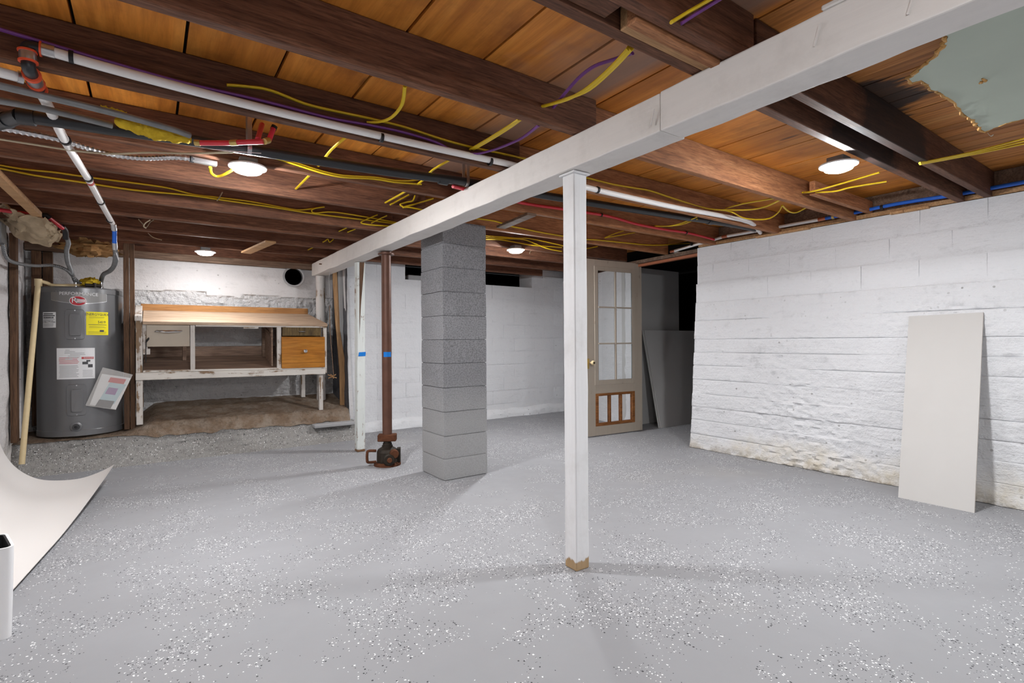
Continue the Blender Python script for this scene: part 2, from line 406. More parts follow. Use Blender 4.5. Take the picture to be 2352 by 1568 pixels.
M['tank_dark'] = m_plain('heater_recess', (.05, .05, .053), .4, .5, .3, var=.02)
M['plate'] = m_plain('brand_plate', (.22, .215, .21), .4, .4, .3, var=.02)
M['white'] = m_plain('label_white', (.74, .74, .75), .5, .3, var=.01)
M['ink'] = m_plain('label_ink', (.06, .06, .065), .6)
M['ink_grey'] = m_plain('label_grey_ink', (.33, .33, .34), .6)
M['ink_red'] = m_plain('label_red_ink', (.5, .06, .06), .6)
M['ink_blue'] = m_plain('label_blue_ink', (.30, .52, .60), .6)
M['ink_purple'] = m_plain('label_purple_ink', (.25, .12, .3), .6)
M['label_yellow'] = m_plain('label_yellow', (.82, .70, .01), .5, .3, var=.01)
M['logo_red'] = m_plain('logo_red', (.48, .02, .035), .4, .4, var=.02)
M['cpvc'] = m_plain('tan_discharge_pipe', (.66, .52, .30), .45)
M['benchtop'] = m_wood('bench_top_wood', (.42, .28, .18), (.55, .40, .28), (.66, .52, .40), 'x', .6, (1, 1.001), .6, False)
M['backboard'] = m_wood('bench_backboard', (.34, .15, .045), (.45, .215, .07), (.52, .27, .10), 'x', .5, (1, 1.001), .6, False)
M['benchpaint'] = m_paintwood('bench_paint', (.60, .56, .52), (.26, .16, .085), .45, 'z', .65)
M['benchpaint_x'] = m_paintwood('bench_rail_paint', (.66, .62, .57), (.28, .17, .09), .43, 'x', .65)
M['shelf'] = m_wood('bench_shelf_wood', (.18, .11, .08), (.32, .21, .15), (.44, .32, .24), 'x', .7, (1, 1.001), .8, False)
M['beige'] = m_plain('beige_drawer_paint', (.42, .36, .29), .55, .3, var=.04, scale=8)
M['zebra'] = m_wood('striped_drawer_wood', (.06, .035, .012), (.15, .095, .03), (.24, .16, .06), 'z', .45, (1, 1.001), 3, False)
M['amber'] = m_wood('amber_drawer_wood', (.36, .125, .012), (.48, .185, .02), (.58, .26, .04), 'x', .4, (1, 1.001), .6, False)
def m_emit(name, k):
    t = NT(name, .5); t.b.inputs['Emission Color'].default_value = LAMP_COL+(1,); t.b.inputs['Emission Strength'].default_value = LAMP*k
    return t.done((.9, .9, .9))
M['emit'] = m_emit('lamp_diffuser', 1.0); M['emit_dim'] = m_emit('dimmed_lamp_diffuser', .32); M['emit_full'] = m_emit('bright_lamp_diffuser', 1.3); M['emit_part'] = m_emit('weaker_lamp_diffuser', .8)  # diffuser strength differs from lamp to lamp

# ================================================================== SETTING
ZJ, ZD = 2.16, 2.35            # underside of joists, underside of floor boards
def struct(o, label, cat): return tag(o, label, cat, None, 'structure')
struct(MB().box(-1.3, 8.2, -3.2, 7.9, -.12, 0).build('floor', M['floor']), 'grey speckled epoxy floor covering the whole basement', 'floor')

ceiling = struct(MB().box(-1.3, 8.2, -3.2, 7.9, 2.385, 2.46).build('ceiling', M['slab']), 'wooden ceiling of bare floor boards over dark joists', 'ceiling')
# wide boards: share one mesh
PW = .3493
long_me = MB().box(0, PW-.012, -3.1, 6.95, 0, .024).mesh('plank'); half_me = MB().box(0, PW-.012, 1.12, 6.95, 0, .024).mesh('plank')
def place(name, me, m, loc, parent, rot=None, bevel=0):
    if not me.materials: me.materials.append(m)
    o = bpy.data.objects.new(name, me); col.objects.link(o); o.location = loc; o.parent = parent
    if rot: o.rotation_euler = rot
    return o
x = -.223-3*PW
while x < 5.3:
    place('plank', long_me if x < 1.6 else half_me, M['deck'], (x+.006, 0, ZD+random.uniform(0, .003)), ceiling)
    x += PW
nar_me = MB().box(0, .098, -3.1, 1.11, 0, .024).mesh('plank')
for k in range(34):
    place('plank', nar_me, M['deck_narrow'], (1.88+k*.1015, 0, ZD+random.uniform(0, .004)), ceiling)
# joists: far edge of each, left and right of the beam
JL = [1.09, 1.22, 1.91, 2.565, 3.264, 3.859, 4.561, 5.114, 5.709, 6.313]
JR = [1.094, 1.246, 1.96, 2.60, 3.29, 3.96, 4.60, 5.13, 5.74, 6.33]
def joist(x0, x1, y, m, zb=ZJ, th=.045):
    mb = MB(); n = 14; mb2 = []
    def prof(t):
        X = x0+(x1-x0)*t; wob = .004*fbm(X*1.3, y*3, 1.7, 2)
        return X, wob
    vs = []; fs = []
    for i in range(n+1):
        X, wb = prof(i/n)
        vs += [(X, y-th+wb, zb+wb), (X, y+wb, zb+wb*.5), (X, y+wb, ZD), (X, y-th+wb, ZD)]
    for i in range(n):
        a = 4*i
        for k in range(4): fs.append((a+k, a+(k+1) % 4, a+4+(k+1) % 4, a+4+k))
    fs += [(3, 2, 1, 0), tuple(4*n+k for k in range(4))]
    return mb.add(vs, fs).build('joist', m, ceiling, bevel=.003)
for y in JL: joist(-1.15, 1.835, y, M['joist'])
for i, y in enumerate(JR): joist(1.74 if i > 1 else 1.86, 5.0, y, M['joist_warm'] if 2 <= i <= 5 else M['joist'])
for y in (.45, -.2, -.85, -1.5, -2.15, -2.8): joist(-1.15, 5.0, y, M['joist'])
# blocking and scabs near the splice of the doubled joist
MB().box(-.9, 1.19, 1.093, 1.172, ZJ+.012, ZD).build('blocking', M['joist'], ceiling, bevel=.003)
MB().box(1.25, 1.70, 1.096, 1.135, ZJ-.012, ZJ+.10).build('blocking', M['joist_warm'], ceiling, bevel=.003)
MB().box(1.26, 1.70, 1.137, 1.172, ZJ-.004, ZJ+.08).build('blocking', M['newwood'], ceiling, bevel=.003)
# rim board and sill on the right-hand wall, sill boards on the far walls
struct(MB().box(4.985, 5.03, -3.1, 3.6, 2.2, ZD).build('trim_1', M['oldwood'], bevel=.003), 'grey-brown rim board above the right whitewashed wall', 'rim board')
struct(MB().box(4.93, 5.25, -3.1, 3.46, ZJ+.004, 2.198).build('trim_2', M['newwood']), 'wooden sill plate lying on the right whitewashed wall', 'sill plate')
struct(MB().box(-1.0, 1.98, 6.90, 6.97, 2.085, ZJ-.002).build('trim_3', M['oldwood'], bevel=.004), 'old wooden sill board along the top of the alcove wall', 'sill board')

struct(MB().box(-1.1, 2.0, 6.97, 7.02, ZJ-.01, ZD+.03).build('trim_4', M['joist']), 'dark rim board closing the joist ends above the alcove wall', 'rim board')
# ---- right wall: board-formed concrete below, blocks on top
COURSE = [0, .15, .30, .44, .58, .73, .88, 1.02, 1.16, 1.36, 1.56]
def wx(z): return 4.78 + .15*z/2.16
ZS = []
for c0, c1 in zip(COURSE[:-1], COURSE[1:]):
    ZS += [c0, c0+.005, c0+.011]; n_ = max(2, int((c1-c0-.022)/.016))
    ZS += [c0+.011+(c1-c0-.022)*i/n_ for i in range(1, n_)] + [c1-.011, c1-.005]
ZS.append(1.56)
def rw(u, v):
    y = 3.485 - u*6.4; z = ZS[round(v*(len(ZS)-1))]
    k = max(i for i in range(len(COURSE)) if COURSE[i] <= z+1e-6)
    off = .004*math.sin(k*2.4+.7)
    ci = min(range(len(COURSE)), key=lambda i: abs(z-COURSE[i])); g = abs(z-COURSE[ci])
    brk = max(0, min(1, 1.2*(.55+fbm(y*.9, ci*5.3, 2.5, 3)*1.3)))
    gr = .013*brk*max(0, 1-g/.006)
    patchy = max(0, .25+fbm(y*1.1, z*1.6, 6, 3)*1.5)
    rough = .005*fbm(y*4, z*9, .3, 5) + .011*patchy*fbm(y*17, z*30, 7, 4)
    low = max(0, 1-z/.22)
    X = wx(z) - off + gr + rough*(1+1.6*low) - .022*low*low*(1+fbm(y*5, 1, 1))
    yy = y - (.03*(1+fbm(z*7, 4, 2, 3)) if u == 0 else 0)
    return (X, yy, z)
WR = MB().grid(420, len(ZS)-1, rw)
# body behind the face
WR.hexa([(4.83, 3.42, 0), (5.25, 3.42, 0), (5.25, -2.95, 0), (4.83, -2.95, 0), (4.95, 3.42, 1.555), (5.25, 3.42, 1.555), (5.25, -2.95, 1.555), (4.95, -2.95, 1.555)])
WR.hexa([(4.897,3.45,1.555),(5.24,3.45,1.555),(5.24,-2.95,1.555),(4.897,-2.95,1.555),(4.935,3.45,ZJ),(5.24,3.45,ZJ),(5.24,-2.95,ZJ),(4.935,-2.95,ZJ)])
wr = struct(WR.build('wall_right', M['wall'], smooth=True), 'whitewashed right wall of board-marked concrete topped with blocks', 'wall')
def block_mesh(name, l, hgt, d, seed, amp=.004):
    bm = bmesh.new(); nu, nv = 10, 6
    def fn(u, v):
        e = min(u, 1-u, v, 1-v); r = max(0, 1-e/.03)*.0025
        return (u*l, -d/2 + amp*fbm(u*5+seed, v*3, seed, 4) + r, v*hgt)
    m = MB().shell(nu, nv, fn, lambda u, v: Vector((0, d, 0)))
    return m.mesh(name, True)
BV = [block_mesh('block', .398, .1975, .10, s*3.3) for s in range(4)]
for k in range(3):
    for j in range(9):
        yb = 3.47 - (j+ (k % 2)*.5)*.4
        if k % 2 and j == 0:
            hb = MB().shell(4, 4, lambda u, v: (u*.19, -.05+.004*fbm(u*5, v*3, 9, 3), v*.1975), lambda u, v: Vector((0, .1, 0))).mesh('block', True)
            o = place('block', hb, M['wall_block'], (wx(1.66+k*.2)+.05, 3.46, 1.562+k*.199), wr, (0, 0, -math.pi/2))
        o = place('block', BV[(j*3+k) % 4], M['wall_block'], (wx(1.66+k*.2)+.05+random.uniform(-.003, .003), yb, 1.562+k*.199), wr, (0, 0, -math.pi/2))

# ---- alcove rear wall (smooth band above a rough rubble face)
def ledge(xv): return 1.74 + .012*math.sin(xv*3) - (.045 if .55 < xv < .92 else 0)
def arw(u, v):
    xv = -1.0 + u*3.0; z = .1 + v*2.02
    up = z > ledge(xv)
    a = .003*fbm(xv*4, z*4, 2, 3) if up else .014*fbm(xv*6, z*7, 5, 4)+.018*fbm(xv*26, z*26, 3, 3)
    return (xv, 6.985 + (0 if up else .018) - a, z)
wa = MB().grid(220, 140, arw).build('wall_back', M['wall_rough'], smooth=True)
wa.data.materials.append(M['wall_smooth'])
for p in wa.data.polygons:
    c = p.center
    if c.z > ledge(c.x): p.material_index = 1
struct(wa, 'whitewashed alcove wall behind the workbench, rough below and smooth above', 'wall')
MB().box(-1.05, 2.1, 7.02, 7.2, -.05, ZJ).build('wall_core', M['mortar'], wa)
# ---- left wall
def lwf(u, v):
    y = -3.0 + u*10.0; z = v*ZD
    return (-1.0 + .012*fbm(y*3, z*3, 8, 4) + .006*fbm(y*12, z*10, 1, 3), y, z)
wl = struct(MB().grid(160, 50, lwf).build('wall_left', M['wall_left'], smooth=True), 'grimy whitewashed wall at the left beside the water heater', 'wall')
MB().box(-1.3, -1.03, -3.1, 7.1, 0, ZD).build('wall_core', M['mortar'], wl)
# upright boards on the left wall and corner
for (a, b, y0, y1) in ((-.985, -.94, 6.15, 6.24), (-.985, -.955, 6.42, 6.53)):
    MB().box(a, b, y0, y1, .3, 2.12).build('batten', M['oldstud'] if y0 < 6.3 else M['wall_left'], wl, bevel=.003)
st = thing('corner_stud', 'pair of rusty brown upright studs in the corner behind the water heater', 'stud', (-.86, 6.93, .4))
MB().box(-.945, -.875, 6.88, 6.965, .35, 2.08).build('stud', M['oldstud'], st, bevel=.003)
MB().box(-.865, -.79, 6.92, 6.965, .35, 2.08).build('stud', M['oldstud'], st, bevel=.003)
# ---- alcove side wall (return with shade put into its dark grey) and the far block wall
ws = struct(MB().grid(12, 60, lambda u, v: (2.0 + .012*fbm(u*4, v*8, 3, 4), 7.0-u*.62, .1+v*2.04)).build('wall_alcove', M['bare'], smooth=True), 'concrete side wall at the right end of the alcove, shade in its colour', 'wall')
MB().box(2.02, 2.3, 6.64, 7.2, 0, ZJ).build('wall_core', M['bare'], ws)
wf = MB()
wf.box(2.06, 5.9, 6.562, 6.9, 0, 1.98)
wf.box(2.06, 2.84, 6.562, 6.9, 1.98, 2.16); wf.box(5.0, 5.9, 6.562, 6.9, 1.98, 2.3)
wfo = struct(wf.build('wall_far', M['wall_block']), 'white painted concrete block wall behind the grey block column', 'wall')
def footing(u, v):
    xv = 2.04+u*3.7; a = v*math.pi/2
    hgt = .13+.02*fbm(xv*2, 3, 1, 3); d = .10+.03*fbm(xv*2.5, 1, 5, 3)
    return (xv, 6.57-d*math.cos(a)+.012*fbm(xv*14, v*4, 2, 4), hgt*math.sin(a)+.01*fbm(xv*9, v*6, 4, 3)*math.sin(a*2))
MB().grid(120, 10, footing).build('footing', M['wall_far'], wfo, smooth=True)
for k in range(11):
    z = k*.2
    xb = 2.04 - (.2 if k % 2 else 0)
    while xb < 5.72:
        x0 = max(xb, 2.04); x1 = min(xb+.4, 5.72)
        top_ok = k < 10 or x1 <= 2.85 or x0 >= 4.99
        if x1-x0 > .05 and top_ok:
            if x1-x0 > .39: me = BV[int(xb*10+k) % 4]
            else: me = MB().shell(5, 5, lambda u, v, l=x1-x0: (u*l-u*.008, -.05+.004*fbm(u*5, v*3, k, 3), v*.1975), lambda u, v: Vector((0, .1, 0))).mesh('block', True)
            place('block', me, M['wall_far'], (x0+.004, 6.605+random.uniform(-.004, .004), z+.003), wfo)
        xb += .4
# black-coloured panel for the unlit crawl space behind the gap over the far wall, with a loose block in it
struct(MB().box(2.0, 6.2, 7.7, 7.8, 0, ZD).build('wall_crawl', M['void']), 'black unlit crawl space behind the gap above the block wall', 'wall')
lb = tag(MB().box(-.1, .1, -.075, .075, 0, .095).build('loose_block', M['mortar'], bevel=.008), 'small loose concrete block lying in the dark gap left of the column', 'block')
lb.location = (3.02, 6.70, 1.98)
# right wall beyond the doorway
def rw2(u, v):
    y = 4.62+u*2.1; z = v*2.14
    return (5.18+.5*u + .010*fbm(y*4, z*6, 2, 4)+.02*max(0, 1-z/.15)*-1, y, z)
w2 = struct(MB().grid(60, 60, rw2).build('wall_side', M['wall_far'], smooth=True), 'white wall seen through the panes of the old door', 'wall')
MB().hexa([(5.22, 4.6, 0), (5.30, 4.6, 0), (5.82, 6.75, 0), (5.72, 6.75, 0), (5.22, 4.6, 2.14), (5.30, 4.6, 2.14), (5.82, 6.75, 2.14), (5.72, 6.75, 2.14)]).build('wall_core', M['wall_far'], w2)
# closet room beyond the doorway
wc = struct(MB().box(5.22, 6.36, 4.80, 4.86, 0, 2.15).build('wall_closet', M['drywall_grey']), 'grey drywall panel inside the dark room beyond the doorway', 'wall')
struct(MB().box(7.9, 8.0, -3.1, 7.8, 0, ZD).build('wall_outer', M['void']), 'black unlit end of the room beyond the doorway', 'wall')  # darkness of the far end is put into the black colour
struct(MB().box(-1.2, 8.0, -3.15, -3.05, 0, ZD).build('wall_front', M['wall']), 'whitewashed wall behind the viewpoint', 'wall')
# door frame
fr = thing('door_frame', 'pale blue door jamb with an orange-brown head strip beside the old door', 'door frame', (5.13, 4.57, 0))
fr['kind'] = 'structure'
MB().box(5.12, 5.21, 4.56, 4.61, 0, 2.10).build('jamb', M['jamb'], fr, bevel=.003)
MB().hexa([(4.98, 3.5, 2.085), (5.03, 3.5, 2.085), (5.15, 4.615, 2.085), (5.10, 4.615, 2.085), (4.98, 3.5, 2.115), (5.03, 3.5, 2.115), (5.15, 4.615, 2.115), (5.10, 4.615, 2.115)]).build('head_strip', M['header'], fr)
MB().hexa([(4.95, 3.45, 2.118), (5.22, 3.45, 2.118), (5.3, 4.7, 2.118), (5.06, 4.7, 2.118), (4.95, 3.45, 2.158), (5.22, 3.45, 2.158), (5.3, 4.7, 2.158), (5.06, 4.7, 2.158)]).build('header_board', M['oldwood'], fr)

# ---- raised alcove platform
def pz(xv, yv):
    t = min(1, max(0, (xv+.2)/.25)); s = (yv-6.28)/.70
    flat = .262+.018*min(1, s*6)
    prof = .225+.135*min(1, s/.11) + .135*max(0, (s-.11)/.89)
    drop = .02*max(0, min(1, (xv-.6)/1.3))
    return flat*(1-t)+(prof-drop)*t
def ptop(u, v):
    xv = -1.0+u*3.0; yv = 6.28+v*.72 + .015*fbm(xv*5, v*2, 2, 3)*(1-v)
    return (xv, yv, pz(xv, yv)+.006*fbm(xv*7, yv*7, 1, 4))
plat = struct(MB().grid(150, 30, ptop).build('platform', M['dirt'], smooth=True), 'raised brown dirty concrete platform under the water heater and workbench', 'platform')
def pfront(u, v):
    xv = -1.0+u*3.05; yv = 6.12+.18*v**.6 - .05*(1-v)**3 + .02*fbm(xv*5, v*5, 3, 4)
    t = pz(min(xv, 2.0), 6.285)
    return (xv, yv, v*t+.004*fbm(xv*9, v*9, 3, 3)*v)
MB().grid(150, 16, pfront).build('curb', M['curb'], plat, smooth=True, label='rough grey concrete front face of the platform')
MB().box(1.55, 2.02, 6.16, 6.42, .165, .205).build('edge_slab', M['mortar'], plat, bevel=.008, label='thin grey concrete slab at the right end of the platform edge')

# ================================================================== THINGS
# ---- white beam
bt = thing('support_beam', 'long white painted timber beam crossing the ceiling on posts', 'beam', (1.78, 2.5, 2.0))
def beam_seg(y0, y1, x0, x1, z0=2.0):
    n = int((y1-y0)/.06)
    vs = []; fs = []
    for i in range(n+1):
        y = y0+(y1-y0)*i/n; a = .006*fbm(y*2.5, 3, 1, 4); b = .006*fbm(y*2.5, 9, 4, 4); c = .006*fbm(y*3, 5, 8, 4)
        vs += [(x0+a, y, z0+b), (x1+b, y, z0+c), (x1+c, y, ZJ-.003), (x0+c, y, ZJ-.003+a*.3)]
    for i in range(n):
        for k in range(4): fs.append((4*i+k, 4*i+(k+1) % 4, 4*i+4+(k+1) % 4, 4*i+4+k))
    fs += [(3, 2, 1, 0), tuple(4*n+k for k in range(4))]
    return MB().add(vs, fs).build('timber', M['beam'], bt, bevel=.006, seg=2)
beam_seg(-3.0, 1.366, 1.698, 1.842, 1.998)
beam_seg(1.371, 6.86, 1.705, 1.865, 2.001)
MB().box(1.69, 1.80, .36, .75, ZJ-.004, ZJ+.012).build('shim', M['beam'], bt, bevel=.004)
for (px, py) in ((1870, 85), (2085, 8), (1495, 272)):
    p = AX(px, py, 1.695); MB().bar(p+Vector((0, 0, -.03)), p+Vector((-.004, -.02, .03)), .006, .005).build('nail', M['beam'], bt)

# ---- near white post
wp = thing('white_post', 'slim white painted post in the middle of the room with a worn wooden foot', 'post', (1.779, 1.972, 0))
def post_mesh(x0, x1, y0, y1, z0, z1, tw=0, amp=.002):
    n = 40; vs = []; fs = []
    for i in range(n+1):
        z = z0+(z1-z0)*i/n; k = [amp*fbm(z*3, j*7.7, 2, 3) for j in range(4)]
        dx = tw*(i/n-.5)
        vs += [(x0+k[0]+dx, y0+k[1], z), (x1+k[2]+dx, y0+k[0], z), (x1+k[3]+dx, y1+k[1], z), (x0+k[1]+dx, y1+k[3], z)]
    for i in range(n):
        for k in range(4): fs.append((4*i+k, 4*i+(k+1) % 4, 4*i+4+(k+1) % 4, 4*i+4+k))
    fs += [(3, 2, 1, 0), tuple(4*n+k for k in range(4))]
    return MB().add(vs, fs)
post_mesh(1.737, 1.823, 1.929, 2.016, .0, 1.992).build('timber', M['post'], wp, bevel=.006, seg=2)
MB().box(1.725, 1.835, 1.915, 2.03, 1.988, 1.999).build('cap_shim', M['post'], wp, bevel=.002)
# ---- grey block column
bc = thing('block_column', 'square grey concrete block column standing behind the white post', 'column', (2.2, 4.03, 0))
MB().box(1.9965, 2.3995, 3.8305, 4.2275, .002, 2.15).build('mortar_core', M['block'], bc)
zc = .004; hs = [.175, .19, .2, .2, .2, .2, .2, .2, .2, .2, .192]
for i, hh in enumerate(hs):
    dx = random.uniform(-.002, .002); dy = random.uniform(-.002, .002)
    m = MB(); x0, x1, y0, y1 = 1.988+dx, 2.408+dx, 3.822+dy, 4.236+dy
    n = 8; rings = []
    path = [(x0+(x1-x0)*k/n, y0) for k in range(n)]+[(x1, y0+(y1-y0)*k/n) for k in range(n)]+[(x1-(x1-x0)*k/n, y1) for k in range(n)]+[(x0, y1-(y1-y0)*k/n) for k in range(n)]
    vs = []; fs = []; NZ = 5; L = len(path)
    for j in range(NZ+1):
        for (px_, py_) in path:
            e = .002 if j in (0, NZ) else 0
            cx, cy = (x0+x1)/2, (y0+y1)/2
            a = .0025*fbm(px_*9, py_*9, (zc+j*hh/NZ)*9, 3)
            zz = zc+.003+(hh-.006)*j/NZ + (.0025*fbm(px_*6, py_*6, i, 3) if j in (0, NZ) else 0)
            vs.append((px_+(cx-px_)*(e+a)*2.4, py_+(cy-py_)*(e+a)*2.4, zz))
    for j in range(NZ):
        for k in range(L): fs.append((j*L+k, j*L+(k+1) % L, (j+1)*L+(k+1) % L, (j+1)*L+k))
    fs += [tuple(range(L-1, -1, -1)), tuple(NZ*L+k for k in range(L))]
    m.add(vs, fs).build('block', M['block'], bc)
    zc += hh
# ---- peeling pale post with tape
pp = thing('peeling_post', 'pale peeling square post with blue tape beside the jack', 'post', (1.83, 5.42, 0))
post_mesh(1.787, 1.872, 5.375, 5.46, 0, 2.0, tw=.012).build('timber', M['post_old'], pp, bevel=.005)
MB().prism([AY(826, 602, 5.372), AY(837, 602, 5.372), AY(834, 640, 5.372), AY(829, 700, 5.372), AY(826, 766, 5.372)], Vector((0, .002, 0))).build('bare_strip', M['oldstud'], pp, label='strip of bare brown wood where the paint has gone')
p = AY(836, 813, 5.375)
MB().hexa([(1.799, 5.3715, p.z-.022), (1.875, 5.3715, p.z-.020), (1.875, 5.374, p.z-.020), (1.799, 5.374, p.z-.022), (1.806, 5.3715, p.z+.020), (1.878, 5.3715, p.z+.024), (1.878, 5.374, p.z+.024), (1.806, 5.374, p.z+.020)]).build('tape_strip', M['tape'], pp)
# ---- screw jack with pipe
JX, JY = 1.83, 4.66
jk = thing('jack_post', 'brown steel pipe standing on a rusty screw jack under the beam', 'jack', (JX, JY, 0))
MB().lathe([(.0445, .285), (.0445, 1.97)], (JX, JY, 0), 28).build('pipe', M['pipe_brown'], jk, smooth=True)
MB().lathe([(.075, 1.97), (.075, 1.985), (.05, 1.985), (.05, 1.998)], (JX, JY, 0), 28).build('cap_plate', M['pipe_brown'], jk, smooth=True)
tp = MB(); zt = AY(889, 814, JY-.045).z
def tpf(u, v):
    a = math.radians(-150+u*95); return (JX+.0462*math.cos(a), JY+.0462*math.sin(a), zt-.022+.046*v)
tp.grid(10, 1, tpf).build('tape_strip', M['tape'], jk)
def rot2(x, y, a): return (x*math.cos(a)-y*math.sin(a), x*math.sin(a)+y*math.cos(a))
ang = math.radians(-28)
def jp(x, y, z): a = rot2(x, y, ang); return (JX+a[0], JY+a[1], z)
MB().hexa([jp(-.085, -.05, .225), jp(.085, -.05, .225), jp(.085, .05, .225), jp(-.085, .05, .225), jp(-.085, -.05, .288), jp(.085, -.05, .288), jp(.085, .05, .288), jp(-.085, .05, .288)]).build('saddle', M['rust'], jk, bevel=.006)
MB().lathe([(.05, .165), (.05, .185), (.042, .187), (.042, .205), (.036, .207), (.036, .228)], (JX, JY, 0), 20).build('screw', M['iron'], jk, smooth=True)
MB().lathe([(.125, .0), (.125, .018), (.105, .025), (.10, .03)], (JX, JY, 0), 24).build('base', M['rust'], jk, smooth=True)
MB().lathe([(.098, .02), (.10, .05), (.098, .125), (.085, .15), (.055, .168), (.05, .17)], (JX, JY, 0), 12).build('body', M['iron'], jk, smooth=False, bevel=.004)
g = MB(); c0 = jp(-.098, -.04, 0); c1 = jp(-.165, -.06, 0)
g.tube([(c0[0], c0[1], .142), (c1[0], c1[1], .146), (c1[0]-.012, c1[1], .12), (c1[0]-.012, c1[1], .065), (c1[0], c1[1], .042), (c0[0], c0[1], .04)], .013, 8, 5)
g.build('handle', M['rust'], jk, smooth=True)
d1 = Vector(rot2(.25, -1, ang)+(0,)).normalized()
def hub(px, pz, r, dep, nm, mt, start=.085):
    base = Vector((JX, JY, pz)) + d1*start + Vector((d1.y*-1, d1.x, 0))*px
    MB().tube([base, base+d1*dep*.5, base+d1*dep*.85, base+d1*dep], [r, r, r*.96, r*.8], 20).build(nm, mt, jk, smooth=True)
hub(.0, .07, .056, .05, 'gear_housing', M['iron']); hub(.048, .118, .042, .045, 'pinion_housing', M['rust']); hub(.0, .07, .024, .075, 'hub', M['rust']); hub(.052, .06, .022, .04, 'stop', M['iron'])
for (a, b) in ((-.09, -.06), (.09, -.05)):
    q = jp(a, b, 0); MB().tube([(q[0], q[1], .0), (q[0], q[1], .03)], .014, 8).build('bolt', M['rust'], jk)
q = jp(.10, .0, 0); MB().hexa([jp(.085, -.03, .02), jp(.12, -.03, .02), jp(.12, .04, .02), jp(.085, .04, .02), jp(.085, -.03, .155), jp(.12, -.03, .158), jp(.12, .04, .158), jp(.085, .04, .155)]).build('rib', M['iron'], jk, bevel=.004)
# ---- round log at the beam end
lg = MB(); LX, LY = 1.79, 6.78
vs = []; fs = []; n = 18; NZ = 30
for j in range(NZ+1):
    z = .36+(1.998-.36)*j/NZ
    for k in range(n):
        a = 2*math.pi*k/n; r = .056+.004*fbm(math.cos(a)*1.2, math.sin(a)*1.2, z*1.5, 3)
        vs.append((LX+r*math.cos(a), LY+r*math.sin(a), z))
for j in range(NZ):
    for k in range(n): fs.append((j*n+k, j*n+(k+1) % n, (j+1)*n+(k+1) % n, (j+1)*n+k))
fs += [tuple(range(n-1, -1, -1)), tuple(NZ*n+k for k in range(n))]
tag(lg.add(vs, fs).build('log_post', M['log'], smooth=True), 'round whitewashed log post under the far end of the beam', 'post')

# ---- ceiling lights
def ceiling_light(x, y, z, label, m='emit'):
    t = thing('ceiling_light', label, 'light', (x, y, z), 'round ceiling lights')
    MB().lathe([(.074, -.004), (.078, -.009), (.096, -.003), (.098, .004), (.09, .010)], (x, y, z), 40).build('trim_ring', M['white_metal'], t, smooth=True)
    MB().lathe([(.0745, .0), (.0745, -.012), (.068, -.024), (.048, -.032), (.02, -.036), (.002, -.0365)], (x, y, z), 36).build('diffuser', M[m], t, smooth=True)
    MB().box(x-.045, x+.045, y-.045, y+.045, z+.010, z+.045).build('driver_box', M['galv'], t, bevel=.003)
    return t
ceiling_light(.456, 3.20, 2.128, 'lit round ceiling light near the black drain pipe and yellow insulation', 'emit_full')
ceiling_light(3.184, 1.325, 2.128, 'lit round ceiling light beside the charred doubled joist right of the beam')
ceiling_light(.49, 6.30, 2.112, 'lit round ceiling light above the workbench', 'emit_dim')
ceiling_light(3.215, 4.50, 2.128, 'lit round ceiling light right of the block column')
ceiling_light(.45, -.35, 2.128, 'lit round ceiling light overhead behind the viewpoint, left side', 'emit_part')
ceiling_light(3.2, -1.7, 2.128, 'lit round ceiling light overhead behind the viewpoint, right side')

# ---- workbench (stands on the sloping platform, so it leans with it)
BY = 6.35; SL = .245
wb = thing('workbench', 'old wooden workbench with drawers standing in the alcove', 'workbench', (.82, 6.6, .4))
def bb(name, m, x0, x1, y0, y1, z0, z1, parent=None, bevel=.003, label=None, z0r=None, z1r=None):
    z0r = z0 if z0r is None else z0r; z1r = z1 if z1r is None else z1r
    pts = []
    for zl, zr in ((z0, z0r), (z1, z1r)):
        for (xx, yy, zz) in ((x0, y0, zl), (x1, y0, zr), (x1, y1, zr), (x0, y1, zl)):
            pts.append((xx, yy, zz + SL*(yy-BY)))
    return MB().hexa(pts).build(name, m, parent or wb, bevel=bevel, label=label)
ctp = []
for zz in (1.353, 1.385):
    for (xx, yy) in ((-.05, 6.315), (1.745, 6.315), (1.665, 6.885), (-.05, 6.885)): ctp.append((xx, yy, zz+SL*(yy-BY)))
MB().hexa(ctp).build('countertop', M['benchtop'], wb, bevel=.003, label='pale sloping wooden worktop')
bb('top_apron', M['benchpaint_x'], .40, 1.74, 6.325, 6.345, 1.335, 1.356)
bb('notched_strip', M['benchpaint_x'], .85, 1.0, 6.335, 6.352, 1.315, 1.337)
bb('backboard', M['backboard'], -.07, 1.66, 6.885, 6.905, 1.372, 1.452, label='orange-brown board along the back of the worktop')
bb('end_board', M['benchpaint'], -.115, -.055, 6.33, 6.90, 1.385, 1.435)
for nm, x0, x1, y0, y1, z0, z1 in (('leg', -.107, -.053, 6.35, 6.40, .345, 1.40), ('leg', 1.655, 1.70, 6.36, 6.41, .345, .80), ('leg', 1.565, 1.612, 6.845, 6.895, .345, .85), ('leg', -.10, -.05, 6.845, 6.895, .35, 1.35)):
    bb(nm, M['benchpaint'], x0, x1, y0, y1, z0, z1)
bb('corner_post', M['benchpaint'], 1.70, 1.742, 6.34, 6.40, .79, 1.36)
bb('divider_post', M['benchpaint'], .353, .395, 6.335, 6.38, .875, 1.355)
bb('divider_post', M['benchpaint'], 1.19, 1.234, 6.335, 6.38, .86, 1.34)
bb('divider_post', M['shelf'], .30, .335, 6.70, 6.74, .88, 1.34)
bb('front_rail', M['benchpaint_x'], -.11, 1.72, 6.325, 6.35, .796, .868, z0r=.782, z1r=.846, label='chipped white front rail')
